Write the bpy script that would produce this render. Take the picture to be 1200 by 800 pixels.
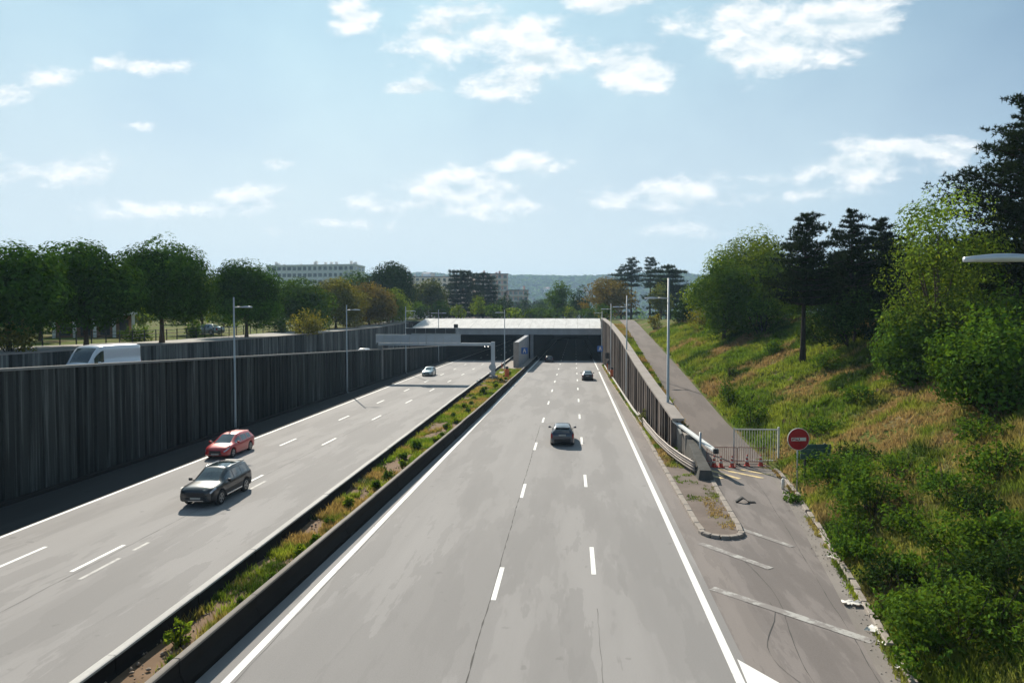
import bpy, bmesh, math, random
import numpy as np
R = math.radians
random.seed(7)
for o in list(bpy.data.objects): bpy.data.objects.remove(o)
scn = bpy.context.scene
COL = scn.collection

# ------------------------------------------------------------------ camera
CAM_H = 9.3
F_PX = 800.0
YAW = math.atan(74/800.0); PITCH = math.atan(26/800.0)
scn.cycles.max_bounces = 5; scn.cycles.diffuse_bounces = 3; scn.cycles.glossy_bounces = 2; scn.cycles.transmission_bounces = 3; scn.cycles.volume_bounces = 0
cd = bpy.data.cameras.new('camera'); cam = bpy.data.objects.new('camera', cd); COL.objects.link(cam)
cd.sensor_width = 36; cd.lens = 24.0; cd.clip_end = 20000; cd.clip_start = 0.1
cam.location = (0, 0, CAM_H); cam.rotation_euler = (math.pi/2 - PITCH, 0, YAW)
scn.camera = cam
scn.view_settings.view_transform = 'Standard'; scn.view_settings.look = 'None'
scn.view_settings.gamma = 1; scn.view_settings.use_curve_mapping = False
scn.view_settings.exposure = 0.64
SUN_EL = R(34.5); SUN_AZ = R(25.5)          # azimuth measured to the left of +Y
SKY = 0.05; SUN_STRENGTH = 5.0

_fw = np.array([-math.sin(YAW)*math.cos(PITCH), math.cos(YAW)*math.cos(PITCH), -math.sin(PITCH)])
_rt = np.array([math.cos(YAW), math.sin(YAW), 0]); _up = np.cross(_rt, _fw)
def ray(x, y): return _fw + _rt*(x-600)/F_PX + _up*(400-y)/F_PX
def gnd(x, y, z=0):
    r = ray(x, y); return np.array([0, 0, CAM_H]) + r*((z-CAM_H)/r[2])
def atY(x, y, Y):
    r = ray(x, y); return np.array([0, 0, CAM_H]) + r*(Y/r[1])

# ------------------------------------------------------------------ node helper
class NT:
    def __init__(s, nt): s.nt = nt; s.n = nt.nodes; s.l = nt.links
    def new(s, t, **kw):
        nd = s.n.new(t)
        for k, v in kw.items():
            if k.startswith('i_'): s.inp(nd, k[2:], v)
            else: setattr(nd, k, v)
        return nd
    def inp(s, nd, key, v):
        key = int(key) if isinstance(key, int) or str(key).isdigit() else key
        sock = nd.inputs[key]
        if isinstance(v, bpy.types.NodeSocket): s.l.new(v, sock)
        else: sock.default_value = v
    def math(s, op, a, b=None, c=None, clamp=False):
        nd = s.n.new('ShaderNodeMath'); nd.operation = op; nd.use_clamp = clamp
        for i, v in enumerate((a, b, c)):
            if v is not None: s.inp(nd, i, v)
        return nd.outputs[0]
    def vmath(s, op, a, b=None):
        nd = s.n.new('ShaderNodeVectorMath'); nd.operation = op
        s.inp(nd, 0, a)
        if b is not None: s.inp(nd, 1, b)
        return nd.outputs['Value'] if op in ('LENGTH', 'DOT_PRODUCT', 'DISTANCE') else nd.outputs[0]
    def ramp(s, fac, stops):
        nd = s.n.new('ShaderNodeValToRGB'); s.l.new(fac, nd.inputs[0])
        cr = nd.color_ramp
        while len(cr.elements) < len(stops): cr.elements.new(0.5)
        for e, (p, c) in zip(cr.elements, stops):
            e.position = p; e.color = (c if isinstance(c, tuple) else (c, c, c)) + (1,) if not (isinstance(c, tuple) and len(c) == 4) else c
        return nd.outputs[0]
    def mix(s, fac, a, b, mode='MIX'):
        nd = s.n.new('ShaderNodeMix'); nd.data_type = 'RGBA'; nd.blend_type = mode
        s.inp(nd, 0, fac)
        for k, v in ((6, a), (7, b)):
            if isinstance(v, tuple) and len(v) == 3: v = v + (1,)
            s.inp(nd, k, v)
        return nd.outputs[2]
    def noise(s, vec, scale, detail=4, rough=0.55, dist=0.0):
        nd = s.n.new('ShaderNodeTexNoise'); s.l.new(vec, nd.inputs['Vector'])
        nd.inputs['Scale'].default_value = scale; nd.inputs['Detail'].default_value = detail
        nd.inputs['Roughness'].default_value = rough; nd.inputs['Distortion'].default_value = dist
        return nd.outputs[0]
    def smooth(s, v, a, b):
        nd = s.n.new('ShaderNodeMapRange'); nd.interpolation_type = 'SMOOTHSTEP'
        s.inp(nd, 0, v); nd.inputs[1].default_value = a; nd.inputs[2].default_value = b
        return nd.outputs[0]
    def scaled(s, vec, sc):
        return s.vmath('MULTIPLY', vec, sc)

# ------------------------------------------------------------------ world: sky with clouds
w = bpy.data.worlds.new('World'); scn.world = w; w.use_nodes = True
t = NT(w.node_tree); t.n.clear()
sky = t.new('ShaderNodeTexSky'); sky.sky_type = 'NISHITA'; sky.sun_disc = False
sky.sun_elevation = SUN_EL; sky.sun_rotation = -SUN_AZ
sky.altitude = 0; sky.air_density = 0.8; sky.dust_density = 0.25; sky.ozone_density = 2.5
tc = t.new('ShaderNodeTexCoord'); d = tc.outputs['Generated']
sep = t.new('ShaderNodeSeparateXYZ', i_0=d)
dx, dy, dz = sep.outputs
ysafe = t.math('MAXIMUM', dy, 0.05)
cu = t.math('DIVIDE', dx, ysafe); cv = t.math('DIVIDE', dz, ysafe)
uv = t.new('ShaderNodeCombineXYZ', i_0=cu, i_1=cv).outputs[0]
CLOUDS = [  # pixel x, y, rx, ry, strength of the clouds seen ahead
 (415, 14, 30, 24, 1), (560, 40, 90, 36, 1), (520, 38, 50, 30, .9), (610, 98, 76, 20, .9), (742, 82, 60, 26, 1), (640, 70, 60, 26, .9),
 (490, 103, 34, 9, .9), (850, 20, 80, 34, 1), (900, 58, 95, 32, 1), (985, 28, 80, 34, 1), (730, 0, 60, 16, .9), (1000, 196, 110, 17, .95),
 (900, 208, 70, 14, .9), (1070, 174, 80, 15, .95), (765, 230, 70, 18, .9), (535, 220, 80, 22, .95), (490, 238, 110, 15, .7), (590, 242, 60, 12, .6),
 (55, 204, 75, 19, 1), (190, 246, 110, 15, .9), (290, 237, 52, 15, .85), (612, 192, 46, 14, .8), (165, 76, 40, 10, .75),
 (50, 92, 34, 16, .85), (10, 110, 26, 14, .85), (160, 146, 20, 8, .7), (330, 190, 20, 7, .6), (400, 262, 60, 9, .5), (800, 272, 60, 8, .5), (940, 228, 80, 11, .6)]
best = None
for (cx, cy, rx, ry, st) in CLOUDS:
    r = ray(cx, cy); u0, v0 = r[0]/r[1], r[2]/r[1]
    rx *= 1.22; ry *= 1.25
    r2 = ray(cx+rx, cy); r3 = ray(cx, cy-ry)
    a = abs(r2[0]/r2[1]-u0); b = abs(r3[2]/r3[1]-v0)
    sh = t.vmath('MULTIPLY', t.vmath('SUBTRACT', uv, (u0, v0, 0)), (1/a, 1/b, 0))
    m = t.math('MULTIPLY', t.math('SUBTRACT', 1.0, t.vmath('LENGTH', sh)), st)
    best = m if best is None else t.math('MAXIMUM', best, m)
def cloud_noise(vec):
    n1 = t.noise(vec, 9.0, 10, 0.62, 0.15)
    return n1
nv = t.vmath('MULTIPLY', uv, (1.0, 1.9, 1.0))
n_a = cloud_noise(nv)
n_b = cloud_noise(t.vmath('ADD', nv, (-0.004, 0.030, 0.0)))
dens = t.math('ADD', best, t.math('MULTIPLY', t.math('SUBTRACT', n_a, 0.5), 3.4))
ahead = t.smooth(dy, 0.10, 0.30)
spec = t.math('MULTIPLY', t.smooth(dens, 0.02, 0.72), ahead)
# everywhere else: the same kind of scattered cumulus on a flat cloud layer
zs = t.math('MAXIMUM', dz, 0.06)
pl = t.new('ShaderNodeCombineXYZ', i_0=t.math('DIVIDE', dx, zs), i_1=t.math('DIVIDE', dy, zs)).outputs[0]
gen = t.math('MULTIPLY', t.smooth(t.noise(pl, 0.9, 8, 0.6), 0.56, 0.68), t.smooth(dz, 0.06, 0.2))
gen = t.math('MULTIPLY', gen, t.math('MULTIPLY', t.math('SUBTRACT', 1.0, ahead), .7))
cl = t.math('MAXIMUM', spec, gen)
veil = t.math('ADD', 0.52, t.math('MULTIPLY', t.smooth(t.noise(t.vmath('MULTIPLY', d, (1.5, 1.5, 2.2)), 1.5, 5, 0.55), 0.30, 0.70), 0.40))
lit = t.math('ADD', 0.62, t.math('MULTIPLY', t.math('SUBTRACT', n_a, n_b), 4.2), clamp=True)
ccol = t.mix(lit, (0.56, 0.68, 0.74), (1.0, 0.99, 0.97))
cbr = t.vmath('MULTIPLY', ccol, (0.76/SKY, 0.76/SKY, 0.76/SKY))
sunv = (-math.sin(SUN_AZ)*math.cos(SUN_EL), math.cos(SUN_AZ)*math.cos(SUN_EL), math.sin(SUN_EL))
phase = t.math('ADD', 0.15, t.math('MULTIPLY', t.smooth(t.vmath('DOT_PRODUCT', d, sunv), 0.42, 0.93), 0.85))
veil = t.math('MULTIPLY', veil, phase)
skyt = t.vmath('MULTIPLY', sky.outputs[0], (0.70, 1.0, 1.08))
s0 = t.mix(veil, skyt, (0.40/SKY, 0.56/SKY, 0.62/SKY, 1))
hz = t.math('SUBTRACT', 1.0, t.smooth(dz, -0.02, 0.46))
s0 = t.mix(t.math('MULTIPLY', t.math('MULTIPLY', hz, 0.95), t.math('POWER', phase, 0.6)), s0, (0.55/SKY, 0.585/SKY, 0.59/SKY, 1))
s1 = t.mix(t.math('MULTIPLY', cl, 0.92), s0, cbr)
bg = t.new('ShaderNodeBackground', i_Color=s1, i_Strength=SKY)
out = t.new('ShaderNodeOutputWorld', i_0=bg.outputs[0])

# ------------------------------------------------------------------ sun
sd = bpy.data.lights.new('sun', 'SUN'); sd.energy = SUN_STRENGTH; sd.angle = R(0.55); sd.color = (1.0, 0.92, 0.79)
sun = bpy.data.objects.new('sun', sd); COL.objects.link(sun)
sun.location = (-40, 80, 80)
from mathutils import Vector
sdir = Vector((-math.sin(SUN_AZ)*math.cos(SUN_EL), math.cos(SUN_AZ)*math.cos(SUN_EL), math.sin(SUN_EL)))
sun.rotation_euler = sdir.to_track_quat('Z', 'Y').to_euler()

# ------------------------------------------------------------------ object helpers
def props(o, label=None, cat=None, group=None, kind=None):
    if label: o['label'] = label
    if cat: o['category'] = cat
    if group: o['group'] = group
    if kind: o['kind'] = kind
    return o
def thing(name, label, cat, loc=(0, 0, 0), rz=0.0, group=None):
    o = bpy.data.objects.new(name, None); COL.objects.link(o); o.empty_display_size = .3
    o.location = loc; o.rotation_euler = (0, 0, rz)
    return props(o, label, cat, group)
def mk(name, me, parent=None):
    o = bpy.data.objects.new(name, me); COL.objects.link(o)
    if parent is not None: o.parent = parent
    return o
def np_mesh(name, V, F, mat, smooth=False, col=None):
    """V (n,3), F (m,k) equal-sided faces, col (m,3) face colours"""
    V = np.asarray(V, dtype=np.float32); F = np.asarray(F, dtype=np.int32)
    me = bpy.data.meshes.new(name)
    m, k = F.shape
    me.vertices.add(len(V)); me.vertices.foreach_set('co', V.ravel())
    me.loops.add(m*k); me.loops.foreach_set('vertex_index', F.ravel())
    me.polygons.add(m)
    me.polygons.foreach_set('loop_start', np.arange(0, m*k, k, dtype=np.int32))
    me.polygons.foreach_set('loop_total', np.full(m, k, dtype=np.int32))
    if smooth: me.polygons.foreach_set('use_smooth', np.ones(m, dtype=bool))
    if col is not None:
        a = me.attributes.new('tint', 'FLOAT_COLOR', 'FACE')
        c4 = np.ones((m, 4), dtype=np.float32); c4[:, :3] = col
        a.data.foreach_set('color', c4.ravel())
    me.update(calc_edges=True)
    if mat is not None: me.materials.append(mat)
    return me
class MB:
    """collects shapes into one mesh"""
    def __init__(s): s.v = []; s.f = []
    def add(s, vs, fs):
        b = len(s.v); s.v += [tuple(float(c) for c in p) for p in vs]; s.f += [tuple(b+i for i in f) for f in fs]; return s
    def box(s, x0, x1, y0, y1, z0, z1):
        return s.add([(x0,y0,z0),(x1,y0,z0),(x1,y1,z0),(x0,y1,z0),(x0,y0,z1),(x1,y0,z1),(x1,y1,z1),(x0,y1,z1)],
                     [(0,3,2,1),(4,5,6,7),(0,1,5,4),(1,2,6,5),(2,3,7,6),(3,0,4,7)])
    def bbox(s, x0, x1, y0, y1, z0, z1, b=.02):
        """box with chamfered edges"""
        bm = bmesh.new()
        vs = [bm.verts.new(p) for p in [(x0,y0,z0),(x1,y0,z0),(x1,y1,z0),(x0,y1,z0),(x0,y0,z1),(x1,y0,z1),(x1,y1,z1),(x0,y1,z1)]]
        for f in [(0,3,2,1),(4,5,6,7),(0,1,5,4),(1,2,6,5),(2,3,7,6),(3,0,4,7)]: bm.faces.new([vs[i] for i in f])
        bmesh.ops.bevel(bm, geom=bm.edges[:], offset=b, segments=1, affect='EDGES')
        bm.verts.index_update()
        s.add([v.co[:] for v in bm.verts], [[v.index for v in f.verts] for f in bm.faces]); bm.free(); return s
    def tube(s, pts, rad, n=8, cap=True):
        pts = [Vector(p) for p in pts]
        if not isinstance(rad, (list, tuple)): rad = [rad]*len(pts)
        rings = []; ref = None
        b = len(s.v)
        for i, p in enumerate(pts):
            d = (pts[min(i+1, len(pts)-1)] - pts[max(i-1, 0)]).normalized()
            if ref is None: ref = Vector((1, 0, 0)) if abs(d.x) < .8 else Vector((0, 1, 0))
            a = d.cross(ref).normalized(); c = a.cross(d).normalized(); ref = c
            for k in range(n):
                q = p + (a*math.cos(2*math.pi*k/n) + c*math.sin(2*math.pi*k/n))*rad[i]
                s.v.append(tuple(q))
        for i in range(len(pts)-1):
            for k in range(n):
                s.f.append((b+i*n+k, b+i*n+(k+1)%n, b+(i+1)*n+(k+1)%n, b+(i+1)*n+k))
        if cap:
            s.f.append(tuple(b+k for k in reversed(range(n)))); s.f.append(tuple(b+(len(pts)-1)*n+k for k in range(n)))
        return s
    def lathe(s, prof, n=16, c=(0,0,0), axis='z'):
        b = len(s.v)
        for (r, z) in prof:
            for k in range(n):
                a = 2*math.pi*k/n
                p = (r*math.cos(a), r*math.sin(a), z)
                if axis == 'x': p = (z, r*math.cos(a), r*math.sin(a))
                if axis == 'y': p = (r*math.cos(a), z, r*math.sin(a))
                s.v.append((p[0]+c[0], p[1]+c[1], p[2]+c[2]))
        for i in range(len(prof)-1):
            for k in range(n):
                s.f.append((b+i*n+k, b+i*n+(k+1)%n, b+(i+1)*n+(k+1)%n, b+(i+1)*n+k))
        s.f.append(tuple(b+k for k in reversed(range(n)))); s.f.append(tuple(b+(len(prof)-1)*n+k for k in range(n)))
        return s
    def quadstrip(s, left, right):
        """sheet between two polylines"""
        b = len(s.v); n = len(left)
        for l, r in zip(left, right): s.v.append(tuple(l)); s.v.append(tuple(r))
        for i in range(n-1): s.f.append((b+2*i, b+2*i+1, b+2*i+3, b+2*i+2))
        return s
    def sweep(s, prof, path):
        """prof: closed list of (dx,dz); path: list of (x,y,z); swept along Y"""
        b = len(s.v); n = len(prof)
        for (x, y, z) in path:
            for (a, c) in prof: s.v.append((x+a, y, z+c))
        for i in range(len(path)-1):
            for k in range(n):
                s.f.append((b+i*n+k, b+i*n+(k+1)%n, b+(i+1)*n+(k+1)%n, b+(i+1)*n+k))
        s.f.append(tuple(b+k for k in reversed(range(n)))); s.f.append(tuple(b+(len(path)-1)*n+k for k in range(n)))
        return s
    def mesh(s, name, mat, smooth=False):
        me = bpy.data.meshes.new(name); me.from_pydata(s.v, [], s.f)
        bm = bmesh.new(); bm.from_mesh(me); bmesh.ops.recalc_face_normals(bm, faces=bm.faces); bm.to_mesh(me); bm.free()
        if smooth:
            for p in me.polygons: p.use_smooth = True
        if mat is not None: me.materials.append(mat)
        return me
    def build(s, name, mat, parent=None, smooth=False):
        return mk(name, s.mesh(name, mat, smooth), parent)
def sheet(mb, name, mat, parent=None):
    """open sheet, faces forced upwards"""
    me = bpy.data.meshes.new(name); me.from_pydata(mb.v, [], mb.f); me.update()
    bm = bmesh.new(); bm.from_mesh(me)
    for f in bm.faces:
        f.normal_update()
        if f.normal.z < 0: f.normal_flip()
    bm.to_mesh(me); bm.free(); me.materials.append(mat)
    return mk(name, me, parent)
def copy_tree(o, parent=None):
    c = o.copy(); COL.objects.link(c)
    if parent is not None: c.parent = parent
    for ch in list(o.children): copy_tree(ch, c)
    return c

# ------------------------------------------------------------------ noise in numpy
_perm = np.random.default_rng(3).random((256, 256)).astype(np.float32)
def vnoise(x, y):
    x = np.asarray(x, float); y = np.asarray(y, float)
    xi = np.floor(x).astype(int); yi = np.floor(y).astype(int); fx = x-xi; fy = y-yi
    fx = fx*fx*(3-2*fx); fy = fy*fy*(3-2*fy)
    g = lambda i, j: _perm[i % 256, j % 256]
    return (g(xi,yi)*(1-fx)+g(xi+1,yi)*fx)*(1-fy) + (g(xi,yi+1)*(1-fx)+g(xi+1,yi+1)*fx)*fy
def fbm(x, y, o=4):
    s = 0; a = .5
    for i in range(o): s = s + a*vnoise(x*2**i+17*i, y*2**i+9*i); a *= .5
    return s/(1-.5**o)

# ------------------------------------------------------------------ materials
def base_mat(name):
    m = bpy.data.materials.new(name); m.use_nodes = True
    tt = NT(m.node_tree); b = m.node_tree.nodes['Principled BSDF']
    return m, tt, b
def pos(tt): return tt.new('ShaderNodeNewGeometry').outputs['Position']
def objc(tt): return tt.new('ShaderNodeTexCoord').outputs['Object']
def bump(tt, b, h, strength=.3, dist=.02):
    bp = tt.new('ShaderNodeBump', i_Strength=strength, i_Distance=dist, i_Height=h)
    tt.l.new(bp.outputs[0], b.inputs['Normal'])
def plain(name, col, rough=.6, metal=0.0, var=.12, scale=3.0, coat=0.0, spec=None):
    m, tt, b = base_mat(name)
    n = tt.noise(objc(tt), scale, 5)
    c = tt.mix(n, tuple(x*(1-var) for x in col), tuple(min(1, x*(1+var)) for x in col))
    tt.l.new(c, b.inputs['Base Color'])
    b.inputs['Roughness'].default_value = rough; b.inputs['Metallic'].default_value = metal
    b.inputs['Coat Weight'].default_value = coat; b.inputs['Coat Roughness'].default_value = .04
    if spec is not None: b.inputs['Specular IOR Level'].default_value = spec
    return m
def asphalt(name, col, patch=.30, sc=1.0, tracks=None):
    m, tt, b = base_mat(name); p = pos(tt)
    big = tt.noise(tt.scaled(p, (.34*sc, .060*sc, 1)), 1.0, 5, .60, .0)
    c = tt.ramp(big, [(.41, tuple(x*(1-patch) for x in col)), (.480, tuple(x*(1-patch*.75) for x in col)), (.492, tuple(x*(1-patch*.25) for x in col)), (.55, col), (.72, tuple(x*1.10 for x in col))])
    blot = tt.noise(tt.scaled(p, (.52*sc, .085*sc, 1)), 1.0, 6, .60, .0)
    near = tt.math('SUBTRACT', 1.0, tt.smooth(tt.new('ShaderNodeSeparateXYZ', i_0=p).outputs[1], 18, 46))
    c = tt.mix(tt.math('MULTIPLY', tt.math('MULTIPLY', tt.smooth(blot, .508, .522), tt.math('ADD', .22, near)), .46), c, tuple(x*.52 for x in col))
    streak = tt.noise(tt.scaled(p, (1.3, .012, 1)), 1.0, 3, .5)
    c = tt.mix(tt.math('MULTIPLY', tt.smooth(streak, .45, .8), .22), c, tuple(x*.68 for x in col))
    if tracks:
        sx = tt.new('ShaderNodeSeparateXYZ', i_0=p).outputs[0]
        tot = None
        for xc in tracks:
            dd = tt.math('ABSOLUTE', tt.math('SUBTRACT', sx, xc))
            k = tt.math('SUBTRACT', 1.0, tt.smooth(dd, .1, .75))
            tot = k if tot is None else tt.math('MAXIMUM', tot, k)
        wob = tt.noise(tt.scaled(p, (.8, .06, 1)), 1.0, 4)
        c = tt.mix(tt.math('MULTIPLY', tt.math('MULTIPLY', tot, tt.smooth(wob, .32, .62)), .40), c, tuple(x*.60 for x in col))
    g = tt.noise(p, 22, 6, .75)
    c = tt.mix(.5, c, tt.mix(g, tuple(x*.62 for x in col), tuple(x*1.38 for x in col)), 'MIX')
    spots = tt.noise(p, 1.7, 3, .4)
    c = tt.mix(tt.math('MULTIPLY', tt.smooth(spots, .70, .76), .35), c, tuple(x*.5 for x in col))
    tt.l.new(c, b.inputs['Base Color']); b.inputs['Roughness'].default_value = .88
    b.inputs['Specular IOR Level'].default_value = .15
    bump(tt, b, tt.noise(p, 60, 4, .8), .35, .012)
    return m
def concrete(name, col, dark=.35, streak=(3.0, 3.0, .12), amt=.8, rough=.9, lo=.38, hi=.62, coord='pos'):
    m, tt, b = base_mat(name); p = pos(tt) if coord == 'pos' else objc(tt)
    s = tt.noise(tt.scaled(p, streak), 1.0, 6, .65)
    f = tt.noise(p, .9, 6, .6)
    c = tt.mix(f, tuple(x*.75 for x in col), tuple(x*1.2 for x in col))
    c = tt.mix(tt.math('MULTIPLY', tt.math('SUBTRACT', 1.0, tt.smooth(s, lo, hi)), amt), c, tuple(x*dark for x in col))
    g = tt.noise(p, 14, 5, .7)
    c = tt.mix(.3, c, tt.mix(g, tuple(x*.5 for x in col), tuple(x*1.4 for x in col)))
    if name in ('stained_concrete', 'service_concrete', 'ramp_concrete'):
        rnd = tt.new('ShaderNodeObjectInfo').outputs['Random']; c = tt.mix(1.0, c, tt.ramp(rnd, [(0.0, .45), (.5, .95), (1.0, 1.55)]), 'MULTIPLY')
    tt.l.new(c, b.inputs['Base Color']); b.inputs['Roughness'].default_value = rough; b.inputs['Specular IOR Level'].default_value = .12
    bump(tt, b, g, .35, .02)
    return m
def paint_mark(name, col=(.74, .74, .71), under=(.22, .215, .21), wear=(.46, .60), scale=2.2):
    m, tt, b = base_mat(name); p = pos(tt)
    n = tt.noise(p, scale, 8, .75)
    c = tt.mix(tt.smooth(n, wear[0], wear[1]), col, under)
    tt.l.new(c, b.inputs['Base Color']); b.inputs['Roughness'].default_value = .75
    return m
def leaf_mat(name, col, trans=.42, tt3=(1.25, 1.15, .45)):
    m = bpy.data.materials.new(name); m.use_nodes = True; tt = NT(m.node_tree); tt.n.clear()
    at = tt.new('ShaderNodeAttribute', attribute_name='tint')
    c = tt.mix(1.0, at.outputs['Color'], col, 'MULTIPLY')
    d = tt.new('ShaderNodeBsdfDiffuse', i_Color=c)
    c2 = tt.mix(1.0, c, tt3, 'MULTIPLY')
    tr = tt.new('ShaderNodeBsdfTranslucent', i_Color=c2)
    mx = tt.new('ShaderNodeMixShader', i_0=trans, i_1=d.outputs[0], i_2=tr.outputs[0])
    gl = tt.new('ShaderNodeBsdfGlossy', i_Color=(1, 1, 1, 1), i_Roughness=.45)
    mx2 = tt.new('ShaderNodeMixShader', i_0=.0, i_1=mx.outputs[0], i_2=gl.outputs[0])
    tt.new('ShaderNodeOutputMaterial', i_0=mx2.outputs[0])
    return m

M = {}
M['asph_r'] = asphalt('asphalt_right', (.286, .273, .266), tracks=[-7.4, -4.3, -1.05, 2.4])
M['asph_l'] = asphalt('asphalt_left', (.298, .284, .276), tracks=[-23.4, -20.1])
M['asph_old'] = asphalt('asphalt_old', (.205, .182, .172), patch=.48, sc=2.4)
M['asph_sh'] = asphalt('asphalt_shoulder', (.22, .195, .182), patch=.25, sc=2.0)
M['asph_shade'] = asphalt('asphalt_wall_shade', (.042, .042, .042))  # asphalt darkened to deepen the left wall's shadow
M['asph_svc'] = asphalt('asphalt_service', (.15, .15, .15))
M['asph_ramp'] = asphalt('asphalt_ramp', (.180, .152, .138), patch=.35, sc=1.8)
M['paint'] = paint_mark('road_paint', wear=(.56, .74))
M['paint_old'] = paint_mark('road_paint_worn', col=(.37, .36, .34), under=(.205, .185, .175), wear=(.43, .52), scale=.9)
M['paint_ghost'] = paint_mark('road_paint_ghost', col=(.42, .41, .39), under=(.27, .262, .255), wear=(.40, .65), scale=3)
M['paint_yel'] = paint_mark('road_paint_yellow', col=(.62, .47, .22), under=(.22, .195, .18), wear=(.44, .66), scale=1.9)
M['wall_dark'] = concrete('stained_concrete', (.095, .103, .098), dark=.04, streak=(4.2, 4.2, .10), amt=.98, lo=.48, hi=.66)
M['wall_mid'] = concrete('service_concrete', (.20, .20, .185), dark=.15, streak=(3.2, 3.2, .16), amt=.9, lo=.42, hi=.64)
M['wall_right'] = concrete('ramp_concrete', (.19, .155, .135), dark=.14, streak=(3.5, 3.5, .2), amt=.9, lo=.42, hi=.62)
M['coping'] = concrete('coping_concrete', (.36, .32, .29), dark=.5, streak=(.8, .8, .8), amt=.4)
M['coping_d'] = concrete('coping_dark', (.24, .24, .23), dark=.4, streak=(.8, .8, .8), amt=.4)
M['barrier'] = concrete('barrier_concrete', (.30, .27, .24), dark=.45, streak=(.6, .25, .9), amt=.6)
M['barrier_shade'] = concrete('barrier_shade_concrete', (.022, .020, .019), dark=.4, streak=(.6, .25, .9), amt=.6)  # near-black base colour paints in the shade on the barrier sides
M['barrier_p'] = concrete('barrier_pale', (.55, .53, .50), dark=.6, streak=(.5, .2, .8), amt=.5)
M['hood'] = concrete('portal_white', (.66, .65, .63), dark=.62, streak=(.9, .25, .25), amt=.55)
M['fascia'] = concrete('portal_grey', (.42, .43, .44), dark=.55, streak=(.7, .7, .3), amt=.5)
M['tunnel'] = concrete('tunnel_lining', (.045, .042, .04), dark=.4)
M['kerb'] = concrete('kerb_concrete', (.34, .30, .265), dark=.45, streak=(1.2, 1.2, 1.2), amt=.5)
M['island'] = concrete('island_fill', (.185, .15, .13), dark=.55, streak=(.6, .6, .6), amt=.6)
M['block'] = concrete('block_concrete', (.13, .125, .115), dark=.4, streak=(2, 2, .5), amt=.6)
M['soil'] = concrete('dry_soil', (.20, .130, .080), dark=.55, streak=(1.2, 1.2, 1.2), amt=.6)
M['gravel'] = concrete('pale_gravel', (.36, .34, .31), dark=.6, streak=(.3, .3, .3), amt=.5)
M['steel'] = plain('galvanised_steel', (.42, .44, .45), .45, .6)
M['steel_l'] = plain('lamp_pole_paint', (.40, .43, .44), .5, .25)
M['lamp_head'] = plain('lamp_head_paint', (.55, .60, .66), .35, .3)
M['dark'] = plain('dark_metal', (.03, .032, .035), .55)
M['rail'] = plain('guardrail_zinc', (.24, .205, .185), .6, .2, var=.3)
M['rust'] = plain('rusted_barrier', (.24, .10, .075), .7, .2, var=.4, scale=6)
M['gate'] = plain('gate_white_paint', (.62, .61, .58), .55, .1, var=.2)
M['white'] = plain('white_paint', (.72, .72, .70), .5)
M['red'] = plain('sign_red', (.42, .012, .022), .45)
M['cone'] = plain('cone_red', (.50, .055, .035), .6, var=.2)
M['orange'] = plain('orange_paint', (.62, .13, .035), .55, var=.2)
M['blue'] = plain('sign_blue', (.03, .14, .48), .45)
M['green_p'] = plain('green_panel', (.035, .085, .075), .55, var=.3)
M['litter'] = plain('litter_white', (.68, .66, .62), .8)
M['rubber'] = plain('rubber', (.018, .018, .019), .85)
M['panel_grey'] = plain('gantry_panel', (.42, .46, .50), .5, .3, var=.1, scale=1)
M['bark'] = concrete('bark', (.10, .075, .055), dark=.45, streak=(6, 6, .9), amt=.7, coord='obj')
M['bark_d'] = concrete('bark_dark', (.05, .04, .034), dark=.5, streak=(6, 6, .9), amt=.7, coord='obj')
M['glass'] = plain('car_glass', (.035, .050, .056), .05, 0, var=.1, coat=.6, spec=.9)
M['plastic'] = plain('black_plastic', (.022, .022, .024), .6)
M['chrome'] = plain('chrome', (.62, .63, .64), .22, .9, var=.05)
M['tail'] = plain('tail_lamp', (.28, .01, .012), .2, coat=.4)
M['lens'] = plain('headlamp_lens', (.45, .47, .50), .12, .3, coat=.6)
M['rimm'] = plain('alloy', (.34, .35, .36), .35, .8)
M['plate'] = plain('plate', (.34, .34, .32), .5)
M['alarm'] = plain('pebble', (.30, .27, .24), .9, var=.3)
def carpaint(name, col, metal=.35):
    m, tt, b = base_mat(name)
    p = objc(tt); n = tt.noise(p, 5, 5)
    low = tt.smooth(tt.new('ShaderNodeSeparateXYZ', i_0=p).outputs[2], .55, .15)
    c = tt.mix(tt.math('MULTIPLY', low, tt.math('MULTIPLY', n, .7)), col, (.16, .145, .13))
    tt.l.new(c, b.inputs['Base Color']); b.inputs['Roughness'].default_value = .32
    b.inputs['Metallic'].default_value = metal; b.inputs['Coat Weight'].default_value = .8; b.inputs['Coat Roughness'].default_value = .06
    return m
M['p_black'] = carpaint('paint_anthracite', (.022, .026, .030))
M['p_red'] = carpaint('paint_red', (.46, .010, .014), .1)
M['p_grey'] = carpaint('paint_slate', (.045, .055, .075), .5)
M['p_navy'] = carpaint('paint_navy', (.018, .022, .035))
M['p_silver'] = carpaint('paint_silver_blue', (.26, .34, .38), .5)
M['p_white'] = carpaint('paint_white', (.70, .72, .76), 0.0)

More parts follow.
